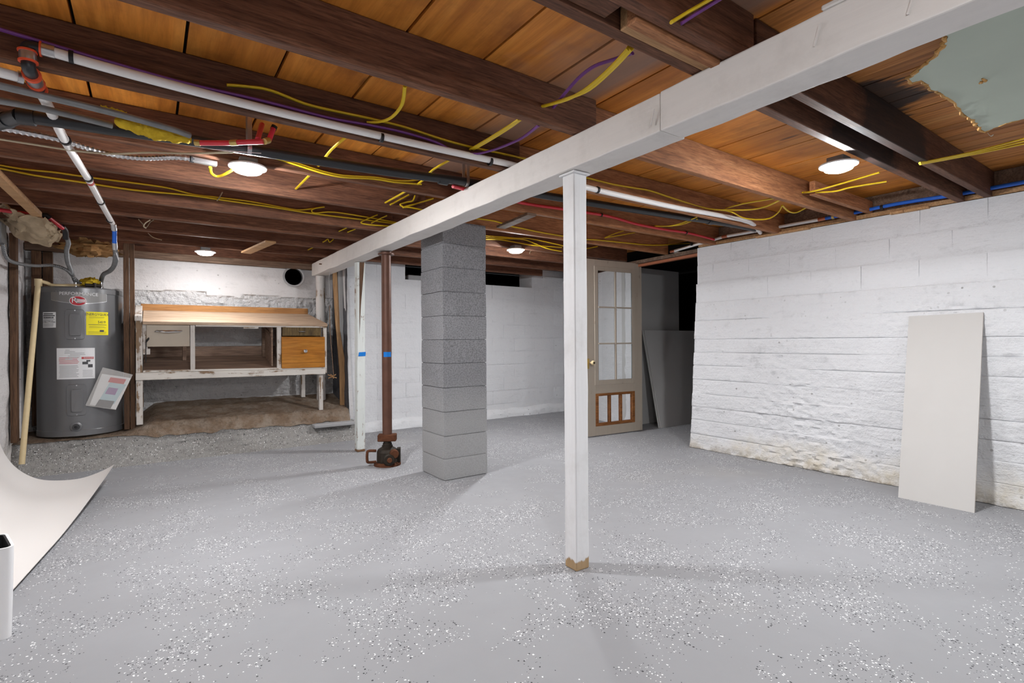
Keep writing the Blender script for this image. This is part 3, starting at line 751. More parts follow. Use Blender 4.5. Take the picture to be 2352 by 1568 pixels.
bb('rail_lip', M['benchpaint_x'], -.05, 1.70, 6.33, 6.36, .87, .886, z0r=.848, z1r=.862)
bb('shelf', M['shelf'], -.05, 1.70, 6.36, 6.895, .850, .872, label='worn brown lower shelf')
bb('shelf_back', M['shelf'], -.05, 1.70, 6.885, 6.90, .874, .985)
bb('rear_rail', M['benchpaint_x'], -.05, 1.62, 6.89, 6.905, .79, .85)
dr = bb('drawer', M['beige'], -.02, .348, 6.335, 6.355, 1.125, 1.345, label='beige painted drawer front with a slim metal handle')
bb('drawer_box', M['shelf'], -.01, .34, 6.357, 6.80, 1.135, 1.33, parent=dr)
hz = 1.275
MB().tube([(.045, 6.337, hz), (.07, 6.316, hz+.004), (.165, 6.300, hz), (.26, 6.316, hz+.004), (.285, 6.337, hz+.008)], [.005, .011, .015, .011, .005], 8, 0).build('handle', M['chrome'], dr, smooth=True)
dz = bb('drawer', M['zebra'], 1.247, 1.672, 6.335, 6.355, 1.235, 1.338, label='small dark striped wood drawer')
bb('drawer_box', M['shelf'], 1.26, 1.66, 6.357, 6.78, 1.24, 1.33, parent=dz)
MB().tube([(1.42, 6.335, 1.288), (1.43, 6.315, 1.284), (1.46, 6.310, 1.282), (1.49, 6.315, 1.284), (1.50, 6.335, 1.288)], .005, 8, 3).build('handle', M['chrome'], dz, smooth=True)
da = bb('drawer', M['amber'], 1.236, 1.714, 6.318, 6.338, .868, 1.226, label='large glossy amber wood drawer front with a round knob')
bb('drawer_box', M['shelf'], 1.25, 1.69, 6.342, 6.8, .88, 1.215, parent=da)
kp = (1.487, 6.318, 1.055)
MB().lathe([(.010, 0), (.010, -.014), (.020, -.018), (.024, -.026), (.019, -.034), (.008, -.036)], kp, 20, 'y').build('knob', M['chrome'], da, smooth=True)
bb('cabinet_side', M['shelf'], 1.14, 1.16, 6.40, 6.82, .874, 1.345)
bb('cabinet_frame', M['oldwood'], 1.11, 1.142, 6.78, 6.83, .874, 1.345)
bb('cabinet_frame', M['oldwood'], 1.128, 1.142, 6.40, 6.78, 1.21, 1.25)
bb('side_bracket', M['benchpaint'], -.053, -.01, 6.36, 6.40, 1.045, 1.35)
bb('side_bracket', M['benchpaint'], -.05, .01, 6.345, 6.37, 1.045, 1.10)
tl = MB().tube([(-.025, 6.33, 1.195), (-.022, 6.322, 1.17), (-.026, 6.32, 1.06), (-.025, 6.32, .965)], .004, 6, 4)
tl.tube([(-.025, 6.32, 1.165), (-.005, 6.318, 1.20), (.0, 6.318, 1.215)], [.006, .011, .004], 6)
tag(tl.build('hanging_hook', M['black'], smooth=True), 'thin black hooked tool hanging at the left side of the workbench', 'tool')

# ---- dark upright stud beside the heater
sd = thing('upright_stud', 'brown double stud standing between the water heater and the workbench', 'stud', (-.16, 6.5, .3))
MB().box(-.205, -.16, 6.42, 6.51, .30, 2.155).build('stud', M['oldstud'], sd, bevel=.003)
MB().box(-.155, -.115, 6.42, 6.51, .30, 2.155).build('stud', M['oldstud'], sd, bevel=.003)

# ---- water heater
HX, HY, HR, HB, HT = -.545, 6.62, .335, .29, 1.69
wh = thing('water_heater', 'tall dark grey electric water heater standing in the alcove', 'water heater', (HX, HY, HB))
tc = math.atan2(0-HX, 0-HY)          # bearing of the labelled front
def hp(th, z, r=HR):                 # th in degrees, positive to the right as seen from the room
    a = math.radians(th)
    dx, dy = -math.sin(math.radians(4.7)), math.cos(math.radians(4.7))
    fx, fy = -dx, -dy                # front direction
    rx, ry = -fy, fx                 # right as seen from the front
    return (HX + r*(fx*math.cos(a) + rx*math.sin(a)), HY + r*(fy*math.cos(a) + ry*math.sin(a)), z)
MB().lathe([(HR-.012, HB), (HR, HB+.006), (HR, HB+.055), (HR-.004, HB+.06), (HR-.004, HT-.06), (HR, HT-.055), (HR, HT-.012), (HR-.01, HT), (.06, HT+.006), (.01, HT+.006)], (HX, HY, 0), 72).build('tank', M['tank'], wh, smooth=True)
def patch(name, m, t0, t1, z0, z1, r, parent, nu=14, label=None, skew=None):
    def fn(u, v):
        z = z0+(z1-z0)*v
        if skew: z += skew(u, v)
        return hp(t0+(t1-t0)*u, z, r)
    return MB().shell(nu, 2, fn, lambda u, v: Vector((0, 0, 0)) + (Vector((HX, HY, 0))-Vector(hp(t0+(t1-t0)*u, 0, r))).normalized()*.0015).build(name, m, parent, smooth=False, label=label)
def rounded_panel(name, m, tc_, zc_, wdeg, hgt, r0, r1, parent):
    N = 28; pr = []
    for k in range(N):
        a = 2*math.pi*k/N; c, s = math.cos(a), math.sin(a); e = .25
        pr.append((abs(c)**e*(1 if c > 0 else -1), abs(s)**e*(1 if s > 0 else -1)))
    vs = []
    for (sc_, r) in ((1, r0), (.97, r1), (.0, r1)):
        for (a, b) in pr: vs.append(hp(tc_+a*wdeg/2*sc_, zc_+b*hgt/2*sc_, r))
    fs = [(j*N+k, j*N+(k+1) % N, (j+1)*N+(k+1) % N, (j+1)*N+k) for j in range(2) for k in range(N)]
    return MB().add(vs, fs).build(name, m, parent, smooth=True)
RS = HR-.004
def hz_(px, py): return AY(px, py, 6.29).z
for (pxc, y0, y1, nm) in ((181, 710, 780, 'upper'), (174, 882, 955, 'lower')):
    th = -8 if nm == 'upper' else -6.5
    za, zb = hz_(pxc, y1), hz_(pxc, y0)
    ap = rounded_panel('access_panel', M['tank'], th, (za+zb)/2, 25, zb-za, RS-.002, RS+.010, wh)
    ip = rounded_panel('panel_boss', M['tank'], th+1, (za+zb)/2-.005, 13.5, (zb-za)*.72, RS+.008, RS+.030, ap)
    for zz in (za+.012, zb-.012):
        q = Vector(hp(th, zz, RS+.008)); MB().tube([q, q+Vector((.002, -.004, 0))], .006, 8).build('screw', M['steel'], ap)
# brand plate, lettering and emblem
def text_mb(txt, size, mapf, extrude=0):
    cu = bpy.data.curves.new('t', 'FONT'); cu.body = txt; cu.size = size; cu.align_x = 'CENTER'; cu.align_y = 'CENTER'; cu.resolution_u = 3
    ob = bpy.data.objects.new('t', cu); col.objects.link(ob)
    dg = bpy.context.evaluated_depsgraph_get(); me = ob.evaluated_get(dg).to_mesh()
    mb = MB().add([mapf(v.co.x, v.co.y) for v in me.vertices], [tuple(p.vertices) for p in me.polygons])
    ob.evaluated_get(dg).to_mesh_clear(); bpy.data.objects.remove(ob); bpy.data.curves.remove(cu)
    return mb
def on_tank(tcen, zc_, r, sy=1.0): return lambda x, y: hp(tcen+math.degrees(x/HR), zc_+y*sy, r)
zp = hz_(187, 678)
bpz0, bpz1 = hz_(187, 689), hz_(187, 668)
plate = patch('brand_plate', M['steel'], -40, 35, bpz0-.004, bpz1+.004, RS+.0022, wh, 20, skew=lambda u, v: -.03*(1-(2*u-1)**2)*(1-v))
patch('plate_face', M['plate'], -39.3, 34.3, bpz0, bpz1, RS+.0038, plate, 20, skew=lambda u, v: -.03*(1-(2*u-1)**2)*(1-v))
text_mb('PERFORMANCE', .042, on_tank(-3, zp+.012, RS+.0046)).build('lettering', M['white'], plate)
zl = hz_(187, 691); tcn = -4
N = 32
for (nm, rr, rx_, rz_, m) in (('emblem', .0052, .063, .047, 'white'), ('emblem_face', .0062, .058, .042, 'logo_red')):
    ring = [hp(tcn+math.degrees(rx_*math.cos(2*math.pi*k/N)/HR), zl+rz_*math.sin(2*math.pi*k/N), RS+rr) for k in range(N)]
    MB().prism(ring, Vector((.0, .001, 0))).build(nm, M[m], plate)
text_mb('R', .074, on_tank(tcn-4.5, zl+.004, RS+.0074)).build('lettering', M['white'], plate)
patch('emblem_bar', M['white'], tcn-1.5, tcn+9.3, zl-.012, zl+.014, RS+.0072, plate, 8)
text_mb('heem', .026, on_tank(tcn+3.6, zl+.001, RS+.0082)).build('lettering', M['logo_red'], plate)
# stickers
def sticker(name, m, t0, t1, z0, z1, label): return patch(name, m, t0, t1, z0, z1, RS+.0022, wh, 12, label)
def lines(par, t0, t1, z0, z1, n, m, r=.0032, fill=.45, jag=.15, seed=1):
    rnd = random.Random(seed); mb = MB(); hgt = (z1-z0)/n
    for k in range(n):
        a = t0+(t1-t0)*rnd.uniform(0, jag*.3); b = t1-(t1-t0)*rnd.uniform(0, jag)
        zz = z1-(k+.5)*hgt
        for j in range(4):
            c0, c1 = a+(b-a)*j/4, a+(b-a)*(j+1)/4
            mb.add([hp(c0, zz-hgt*fill/2, RS+r), hp(c1, zz-hgt*fill/2, RS+r), hp(c1, zz+hgt*fill/2, RS+r), hp(c0, zz+hgt*fill/2, RS+r)], [(0, 1, 2, 3)])
    return mb.build('print_lines', m, par)
za, zb = hz_(128, 752), hz_(128, 716)
s1 = sticker('notice_label', M['white'], -55, -33, za, zb, 'small white notice sticker')
lines(s1, -54, -34, zb-.058, zb-.008, 3, M['ink'], fill=.55, seed=2); lines(s1, -54, -34, za+.06, za+.10, 4, M['ink_grey'], seed=3)
text_mb('1-866-279-4566', .019, on_tank(-44, za+.052, RS+.0035, 1.3)).build('lettering', M['ink'], s1)
lines(s1, -54, -36, za+.008, za+.04, 3, M['ink_grey'], seed=4)
za, zb = hz_(231, 769), hz_(231, 716)
s2 = sticker('energy_label', M['label_yellow'], 6, 37, za, zb, 'bright yellow energy label')
text_mb('ENERGYGUIDE', .030, on_tank(21.5, zb-.025, RS+.0035, 1.1)).build('lettering', M['ink'], s2)
lines(s2, 9, 34, zb-.062, zb-.044, 2, M['ink'], fill=.2, seed=5)
text_mb('5419', .034, on_tank(27, zb-.098, RS+.0035)).build('lettering', M['ink'], s2)
patch('rule', M['ink'], 9, 34, zb-.124, zb-.120, RS+.0034, s2, 6)
lines(s2, 9, 34, zb-.155, zb-.135, 2, M['ink'], fill=.2, seed=6)
patch('emblem_block', M['ink'], 24, 30, zb-.19, zb-.172, RS+.0034, s2, 3); lines(s2, 8, 34, za+.008, za+.035, 3, M['ink'], fill=.2, seed=7)
za, zb = hz_(179, 870), hz_(179, 799)
s3 = sticker('warning_label', M['white'], -32, 17, za, zb, 'large white rating and danger label')
lines(s3, -22, 10, zb-.11, zb-.012, 7, M['ink_grey'], fill=.3, jag=.8, seed=8)
lines(s3, -29, -3, za+.14, za+.205, 5, M['ink_red'], fill=.35, jag=.1, seed=9); lines(s3, -29, -3, za+.015, za+.13, 9, M['ink_grey'], fill=.35, seed=10)
patch('danger_bar', M['ink_red'], 0, 15.5, za+.185, za+.205, RS+.0034, s3, 6)
text_mb('DANGER', .018, on_tank(9, za+.195, RS+.0042)).build('lettering', M['white'], s3)
lines(s3, 1, 15, za+.015, za+.085, 6, M['ink_grey'], fill=.3, seed=11)
patch('pictogram', M['ink'], 1, 8, za+.135, za+.16, RS+.0034, s3, 3); patch('pictogram', M['ink'], 8, 14, za+.105, za+.135, RS+.0034, s3, 3); patch('pictogram', M['ink'], 6, 11, za+.16, za+.175, RS+.0034, s3, 3)
# drain valve
q = Vector(hp(-7, hz_(172, 980), RS)); d = (q-Vector((HX, HY, q.z))).normalized()
dv = MB().tube([q, q+d*.01, q+d*.014], [.045, .045, .038], 24).build('drain_flange', M['tank'], wh, smooth=True)
MB().tube([q+d*.012, q+d*.03], [.028, .026], 20).build('drain_valve', M['tank_dark'], dv, smooth=True)
MB().tube([q+d*.03, q+d*.034], [.012, .008], 12).build('drain_spout', M['black'], dv, smooth=True)
# fittings on top
for (x, y, nm) in ((HX-.03, HY-.12, 'a'), (HX+.16, HY-.05, 'b')):
    MB().lathe([(.022, HT), (.022, HT+.03), (.017, HT+.032), (.017, HT+.075)], (x, y, 0), 14).build('nipple', M['steel'], wh, smooth=True)
MB().tube([(HX+.05, HY-.25, HT+.025), (HX+.17, HY-.22, HT+.025)], .017, 10).build('relief_lever', M['iron'], wh, smooth=True)
MB().tube([(HX+.12, HY-.24, HT-.0), (HX+.12, HY-.24, HT+.05)], .014, 10).build('relief_valve', M['iron'], wh, smooth=True)
# scrap of insulation on top
def blob(cx, cy, cz, rx, ry, rz, seed, m, name, label, cat, amp=.35, freq=3, parent=None):
    mb = MB(); nu, nv = 26, 16
    vs = []
    for j in range(nv+1):
        for i in range(nu):
            a = 2*math.pi*i/nu; b = math.pi*j/nv
            d = Vector((math.cos(a)*math.sin(b), math.sin(a)*math.sin(b), math.cos(b)))
            k = 1+amp*fbm(d.x*freq+seed, d.y*freq, d.z*freq, 4)
            vs.append((cx+d.x*rx*k, cy+d.y*ry*k, cz+d.z*rz*k))
    fs = [(j*nu+i, j*nu+(i+1) % nu, (j+1)*nu+(i+1) % nu, (j+1)*nu+i) for j in range(nv) for i in range(nu)]
    o = mb.add(vs, fs).build(name, m, parent, smooth=True)
    if not parent: tag(o, label, cat)
    return o
blob(HX+.08, HY-.14, HT+.062, .07, .05, .045, 2.2, M['insul_yellow'], 'insulation_scrap', 'small yellow tuft of insulation lying on top of the water heater', 'insulation', .5)
# discharge pipe
dp = thing('discharge_pipe', 'tan plastic discharge pipe running down in front of the water heater to the floor', 'pipe', (-.93, 6.05, 0))
a = AY(88, 648, 6.33); b = AY(50, 1066, 6.02); b.z = max(b.z, .0)
MB().tube([a, b], .021, 12).build('pipe', M['cpvc'], dp, smooth=True)
MB().tube([a+Vector((0, 0, .03)), a+Vector((0, 0, -.035))], .028, 12).build('elbow', M['cpvc'], dp, smooth=True)
c = Vector((HX+.03, HY-.10, HT+.035))
MB().tube([a+Vector((.0, 0, .015)), a+Vector((.06, .03, -.002)), AY(125, 655, 6.42), c], .015, 10, 4).build('arm', M['cpvc'], dp, smooth=True)
# manual in a clear pouch
mp = thing('manual_pouch', 'clear plastic pouch with printed manual hanging on the water heater front', 'pouch', (-.27, 6.26, .6))
def pq(px, py, dy=0): return AY(px, py, 6.262 + dy)
def quad(name, m, pts, par, th=.002, dy=0):
    P = [pq(x, y, dy) for x, y in pts]; return MB().prism(P, Vector((0, th, 0))).build(name, m, par)
bagm = quad('pouch', M['bag'], [(236, 843), (305, 860), (266, 941), (196, 931)], mp, .001)
bk = quad('booklet', M['white'], [(234, 858), (301, 868), (266, 940), (206, 929)], mp, .003, .003)
quad('cover_print', M['ink_blue'], [(252, 878), (290, 883), (262, 928), (224, 925)], bk, .001, .0015)
quad('cover_print', M['ink_red'], [(254, 866), (290, 871), (284, 882), (248, 877)], bk, .001, .0005)
quad('cover_print', M['ink_purple'], [(250, 889), (272, 892), (264, 907), (241, 904)], bk, .001, .0002)
quad('cover_print', M['ink'], [(228, 917), (263, 921), (254, 938), (218, 933)], bk, .001, .0004)

# ---- curled white sheet at the left
def shf(u, v):
    prof = [(-.93, .90), (-.935, .60), (-.92, .40), (-.84, .22), (-.70, .10), (-.50, .045), (-.36, .035), (-.24, .05)]
    P = catmull([Vector((a, 0, b)) for a, b in prof], 6)
    k = v*(len(P)-1); i = min(int(k), len(P)-2); p = P[i].lerp(P[i+1], k-i)
    y = 3.1+u*2.3; t = u
    x = p.x - max(0, v-.45)*(1-t)*.55; z = p.z*(.35+.65*t if v > .5 else .6+.4*t)
    lift = .105*max(0, (v-.55)/.45)**1.5*max(0, (t-.35)/.65)**1.5
    x = max(x, -.96)
    return (x, y, z+lift+.004)
so = MB().shell(40, 44, shf, lambda u, v: Vector((0, 0, -.003)) if v > .35 else Vector((-.003, 0, 0))).build('vinyl_sheet', M['sheet'], smooth=True)
tag(so, 'large curled white sheet leaning up the left wall and lying on the floor', 'sheet')
# ---- bin at the lower left
bn = thing('waste_bin', 'white rounded waste bin with a black rim insert at the lower left', 'bin', (-.58, 2.92, 0))
A = Vector((-.445, 2.80, 0)); e1 = Vector((-.255, .967, 0)).normalized(); e2 = Vector((-.95, -.08, 0)).normalized()
def bin_ring(ins, z, n=6, flare=0):
    L1, L2, r = .22, .26, .03
    C = []
    for (cx, cy, a0) in ((r, r, 180), (L1-r, r, 270), (L1-r, L2-r, 0), (r, L2-r, 90)):
        for k in range(n+1):
            a = math.radians(a0+90*k/n); C.append((cx+(r-ins)*math.cos(a), cy+(r-ins)*math.sin(a)))
    return [A + e1*(c[0]+flare*(c[0]-.11)) + e2*(c[1]+flare*(c[1]-.13)) + Vector((0, 0, z)) for c in C]
def stack(rings, name, m, par, cap=(True, True), bevel=0):
    n = len(rings[0]); vs = [p for r in rings for p in r]
    fs = [(j*n+k, j*n+(k+1) % n, (j+1)*n+(k+1) % n, (j+1)*n+k) for j in range(len(rings)-1) for k in range(n)]
    if cap[0]: fs.append(tuple(range(n-1, -1, -1)))
    if cap[1]: fs.append(tuple((len(rings)-1)*n+k for k in range(n)))
    return MB().add(vs, fs).build(name, m, par, smooth=True)
stack([bin_ring(0, 0), bin_ring(0, .2, flare=.04), bin_ring(0, .357, flare=.06), bin_ring(.008, .357, flare=.06), bin_ring(.008, .02)], 'body', M['bin'], bn, (True, True))
stack([bin_ring(.010, .30, flare=.05), bin_ring(.009, .355, flare=.06), bin_ring(.014, .355, flare=.06), bin_ring(.018, .04)], 'liner', M['black'], bn, (False, True))

# ---- drywall offcut leaning on the right wall
dw = thing('drywall_board', 'upright pale drywall offcut leaning against the right whitewashed wall', 'drywall', (4.45, 1.25, 0))
p0 = Vector((4.444, 1.468, 0)); p1 = Vector((4.442, 1.044, 0)); q0 = Vector((4.855, 1.525, 1.325)); q1 = Vector((4.855, 1.085, 1.335))
nrm = (p1-p0).cross(q0-p0).normalized()
if nrm.x > 0: nrm = -nrm
MB().prism([p0, p1, q1, q0], -nrm*.012).build('core', M['gypsum'], dw)
MB().prism([p0+nrm*.001, p1+nrm*.001, q1+nrm*.001, q0+nrm*.001], -nrm*.0009).build('face_paper', M['drywall'], dw)
# ---- drywall sheets in the closet
for k, (yy, lab, x0) in enumerate(((4.44, 'front grey drywall sheet leaning inside the doorway', 5.50), (4.462, 'rear grey drywall sheet leaning behind another inside the doorway', 5.485))):
    P = [(x0, yy, 0), (6.9, yy, 0), (6.9, yy+.27, 1.29), (x0, yy+.27, 1.29)]
    o = MB().prism(P, Vector((0, .0125, .0))).build('drywall_sheet', M['drywall_grey']); tag(o, lab, 'drywall', 'drywall sheets in the closet')

# ---- the old glazed door
DX = lambda px: AY(px, 790, 4.49).x
DZ = lambda px, py: AY(px, py, 4.49).z
dl, drr = DX(1350), DX(1468)
door = thing('door_1', 'old tan glazed door standing open with six panes and a barred lower opening', 'door', ((dl+drr)/2, 4.49, 0)); door['kind'] = 'structure'
def dy(xv): return 4.53-(xv-dl)/(drr-dl)*.07
def db(name, m, x0, x1, z0, z1, y0=-.018, y1=.018, par=None, bevel=.003):
    return MB().hexa([(x0, dy(x0)+y0, z0), (x1, dy(x1)+y0, z0), (x1, dy(x1)+y1, z0), (x0, dy(x0)+y1, z0), (x0, dy(x0)+y0, z1), (x1, dy(x1)+y0, z1), (x1, dy(x1)+y1, z1), (x0, dy(x0)+y1, z1)]).build(name, m, par or door, bevel=bevel)
sx0, sx1 = DX(1369), DX(1452); zt_, zb_ = 2.13, .012
gz0, gz1 = DZ(1410, 974), DZ(1410, 901)      # lower grille
oz0, oz1 = DZ(1410, 880), DZ(1410, 616)      # sash opening
db('stile', M['door'], dl, sx0, zb_, zt_); db('stile', M['door'], sx1, drr, zb_, zt_)
db('rail', M['door'], sx0, sx1, oz1, zt_); db('rail', M['door'], sx0, sx1, gz1, oz0); db('rail', M['door'], sx0, sx1, zb_, gz0)
db('edge_strip', M['newwood_z'], dl-.02, dl-.002, .55, zt_, -.02, .016)
sash = db('window_sash', M['door'], sx0-.012, sx0+.045, oz0-.01, oz1+.01, -.022, -.010)
db('sash_stile', M['door'], sx1-.045, sx1+.012, oz0-.01, oz1+.01, -.022, -.010, sash)
db('sash_rail', M['door'], sx0+.045, sx1-.045, oz1-.045, oz1+.01, -.022, -.010, sash); db('sash_rail', M['door'], sx0+.045, sx1-.045, oz0-.01, oz0+.05, -.022, -.010, sash)
mx = (sx0+sx1)/2
rows = [oz0+.05+(oz1-oz0-.095)*k/3 for k in range(4)]
db('muntin', M['door'], mx-.012, mx+.012, rows[0], rows[3], -.03, -.012, sash, .002)
for k in (1, 2):
    db('muntin', M['door'], sx0+.045, mx-.012, rows[k]-.009, rows[k]+.009, -.03, -.012, sash, .002); db('muntin', M['door'], mx+.012, sx1-.045, rows[k]-.009, rows[k]+.009, -.03, -.012, sash, .002)
for k in range(3):
    for (a, b) in ((sx0+.045, mx-.012), (mx+.012, sx1-.045)):
        db('pane', M['glass'], a, b, rows[k]+(.009 if k else 0), rows[k+1]-(.009 if k < 2 else 0), -.022, -.019, sash, 0)
gr = db('grille', M['door_wood'], sx0, sx0+.045, gz0, gz1, -.022, .018)
db('grille_frame', M['door_wood'], sx1-.045, sx1, gz0, gz1, -.022, .018, gr); db('grille_frame', M['door_wood'], sx0+.045, sx1-.045, gz1-.03, gz1, -.022, .018, gr); db('grille_frame', M['door_wood'], sx0+.045, sx1-.045, gz0, gz0+.035, -.022, .018, gr)
for k in (1, 2):
    xm = sx0+.045+(sx1-sx0-.09)*k/3; db('grille_bar', M['door_wood'], xm-.014, xm+.014, gz0+.035, gz1-.03, -.022, .018, gr)
kz = DZ(1358, 833); kx = DX(1357)
lp = db('lock_plate', M['brass'], dl+.008, dl+.04, kz-.07, kz+.05, -.022, -.018)
MB().lathe([(.010, 0), (.010, -.025), (.026, -.032), (.029, -.045), (.02, -.058), (.006, -.06)], (kx+.01, dy(kx)-.02, kz), 20, 'y').build('knob', M['cpvc'], lp, smooth=True)
MB().lathe([(.013, -.0605), (.012, -.064)], (kx+.01, dy(kx)-.02, kz), 14, 'y').build('knob_rose', M['iron'], lp, smooth=True)
MB().tube([(dl-.022, dy(dl)-.01, kz), (dl-.05, dy(dl)+.0, kz)], .02, 10).build('knob', M['rust'], lp, smooth=True)

# ---- vent collar in the alcove wall
vt = thing('flue_collar', 'round rusty metal flue collar around a black hole in the alcove wall', 'flue', (1.495, 6.95, 2.03))
vc = (1.50, 6.98, 1.985)
MB().lathe([(.118, .02), (.122, -.055), (.128, -.057), (.126, -.063), (.106, -.062), (.102, .015)], vc, 36, 'y').build('collar', M['steel'], vt, smooth=True)
MB().lathe([(.104, -.012), (.001, -.012)], vc, 36, 'y').build('hole', M['void'], vt)
# ---- leaning stick, white edge board, hanging wire
P = [AY(764, 612, 6.5), AY(773, 612, 6.5), AY(777, 680, 6.5), AY(781, 760, 6.5), AY(796, 850, 6.5), AY(790, 950, 6.5), AY(782, 950, 6.5), AY(780, 850, 6.5), AY(771, 740, 6.5), AY(766, 660, 6.5)]
tag(MB().prism(P, Vector((0, .022, 0))).build('leaning_slat', M['newwood_z']), 'crooked light brown wooden slat leaning beside the alcove opening', 'slat')
P = [AY(790, 612, 6.44), AY(797, 612, 6.44), AY(802, 760, 6.44), AY(812, 960, 6.44), AY(803, 960, 6.44), AY(796, 760, 6.44)]
tag(MB().prism(P, Vector((0, .06, 0))).build('edge_board', M['wall_smooth']), 'narrow white painted edge strip at the corner of the block wall', 'edge strip')
P = [AY(776, 614, 6.54), AY(792, 614, 6.54), AY(803, 950, 6.54), AY(790, 950, 6.54)]
tag(MB().prism(P, Vector((0, .02, 0))).build('grey_panel', M['drywall_grey']), 'narrow grey panel strip between the leaning slat and the white edge', 'panel')
hw = thing('hanging_wire', 'rusty wire hooks and chain hanging from the beam end over a twig bundle', 'wire', AY(757, 640, 6.4))
MB().tube([AY(733, 606, 6.4), AY(800, 609, 6.4)], .007, 6).build('rod', M['rust'], hw)
MB().tube([AY(762, 588, 6.38), AY(762, 614, 6.38)], .006, 6).build('spike', M['rust'], hw)
MB().tube([AY(748, 606, 6.39), AY(749, 616, 6.39), AY(757, 618, 6.39), AY(756, 640, 6.39), AY(757, 680, 6.39), AY(750, 684, 6.39), AY(750, 700, 6.39), AY(754, 703, 6.39), AY(757, 698, 6.39), AY(758, 690, 6.39)], .004, 6, 4).build('hook', M['steel'], hw, smooth=True)
MB().tube([AY(757, 702, 6.39), AY(758, 760, 6.39), AY(763, 820, 6.39), AY(766, 860, 6.39)], .005, 6, 4).build('cord', M['oldwood'], hw, smooth=True)
tw = MB(); rnd = random.Random(5)
for k in range(9):
    c = AY(763, 864, 6.39); d = Vector((rnd.uniform(-1, 1), rnd.uniform(-.5, .5), rnd.uniform(-.45, .45)))*.055
    tw.tube([c-d, c+d], .005, 5)
tw.build('twig_bundle', M['newwood'], hw)

# ---- torn green board under the near right joists
gp = thing('torn_ceiling_board', 'torn pale green fibreboard remnant nailed under the ceiling at the upper right', 'board', (2.9, .3, 2.13))
edge = [(2178, 84), (2166, 110), (2150, 130), (2128, 148), (2105, 168), (2088, 181), (2097, 191), (2116, 184), (2132, 194), (2138, 206), (2160, 212), (2185, 232), (2215, 262), (2240, 280), (2252, 296), (2264, 303), (2280, 296), (2310, 284), (2352, 273)]
pe = [AZ(a, b, 2.145) for a, b in edge]
poly = [Vector((1.83, .62, 2.145))] + pe + [Vector((4.6, .22, 2.145)), Vector((4.6, -1.2, 2.145)), Vector((1.83, -1.2, 2.145))]
MB().prism(poly, Vector((0, 0, .011))).build('board', M['green'], gp)
fr_ = MB(); tp_ = []
for a, b in zip(pe[:-1], pe[1:]):
    for k in range(5): tp_.append(a.lerp(b, k/5)+Vector((random.uniform(-.004, .004), random.uniform(-.004, .010), .004)))
fr_.tube(tp_, [random.uniform(.004, .009) for _ in tp_], 6)
fr_.build('torn_edge', M['fibre'], gp)
tn = MB(); c = AZ(2256, 186, 2.144)
for k in range(7): tn.tube([c+Vector((random.uniform(-.03, .03), random.uniform(-.012, .012), -.001)), c+Vector((random.uniform(-.03, .03), random.uniform(-.012, .012), -.001))], .0035, 5)
tn.build('torn_patch', M['fibre'], gp)
a = AZ(2268, 303, 2.144); MB().shell(6, 2, lambda u, v: a+Vector((u*.05+v*.006, -.01*u, -.012*math.sin(u*3)-.004)), (0, 0, .002)).build('curl', M['green'], gp)
# ================================================================== PIPES
def pipe_clip(par, c, r, m, axis='x', w_=.014):     # a band around a pipe, with a tail screwed to the joist
    prof = [(r, -w_/2), (r+.005, -w_/2), (r+.005, w_/2), (r, w_/2)]
    return MB().lathe(prof, c, 18, axis).build('clip', m, par, smooth=False)
def run(px_list, fn, v): return [fn(a, b, v) for a, b in px_list]
# white supply pipe along the joist face, through over the beam
WY = 2.497
up = thing('white_supply_pipe', 'long white water pipe clipped along a joist on both sides of the beam', 'pipe', (1.8, WY, 2.19))
pts = run([(98, 113), (300, 170), (600, 248), (900, 318), (1100, 362), (1185, 381)], AY, WY)
pts2 = run([(1335, 427), (1440, 452), (1560, 478), (1650, 494), (1690, 506), (1745, 527)], AY, WY+.03)
pts2[-1] = Vector((4.86, 2.72, 2.188)); pts2[-2] = pts2[-2].lerp(Vector((4.5, 2.53, 2.195)), .6)
MB().tube(pts+pts2, .0185, 12, 3).build('pipe', M['pex_white'], up, smooth=True)
for (px, py) in ((164, 131), (876, 316), (1126, 371)): pipe_clip(up, AY(px, py, WY), .0185, M['black'])
for (px, py) in ((1372, 436), (1685, 500)): pipe_clip(up, AY(px, py, WY+.03), .0185, M['black'])
# elbow chain at the left end
ec = thing('pipe_elbow_chain', 'black pipe elbows with orange-collared metal rings at the upper left', 'pipe fitting', AZ(70, 130, 2.15))
def ring(par, a, b, r, m, nm): MB().tube([a, b], r, 18).build(nm, m, par, smooth=True)
e0 = AY(96, 113, WY); eA = AY(62, 104, WY); eB = AZ(66, 158, 2.135); eE = ps0 = AZ(90, 206, 2.135)
MB().tube([e0, e0.lerp(eA, .55), e0.lerp(eA, .9).lerp(eB, .05), eA.lerp(eB, .2), eB], .0195, 14, 3).build('elbow', M['abs'], ec, smooth=True)
MB().tube([eA.lerp(eB, .75), eA.lerp(eB, .93), eB.lerp(eE, .15), eE], .0205, 14, 3).build('elbow', M['abs'], ec, smooth=True)
def along(a, b, t0, t1, r, m, nm): ring(ec, a.lerp(b, t0), a.lerp(b, t1), r, m, nm)
along(e0, eA, .0, .14, .027, M['orange'], 'collar'); along(e0, eA, -.9, .0, .0225, M['steel'], 'crimp_ring')
along(eA, eB, .22, .30, .028, M['orange'], 'collar'); along(eA, eB, .30, .66, .0245, M['steel'], 'crimp_ring'); along(eA, eB, .66, .74, .028, M['orange'], 'collar')
along(eB, eE, .22, .32, .028, M['orange'], 'collar'); along(eB, eE, .34, .62, .0245, M['steel'], 'crimp_ring'); along(eB, eE, .64, .72, .028, M['orange'], 'collar'); along(eB, eE, .92, 1.0, .027, M['orange'], 'collar')
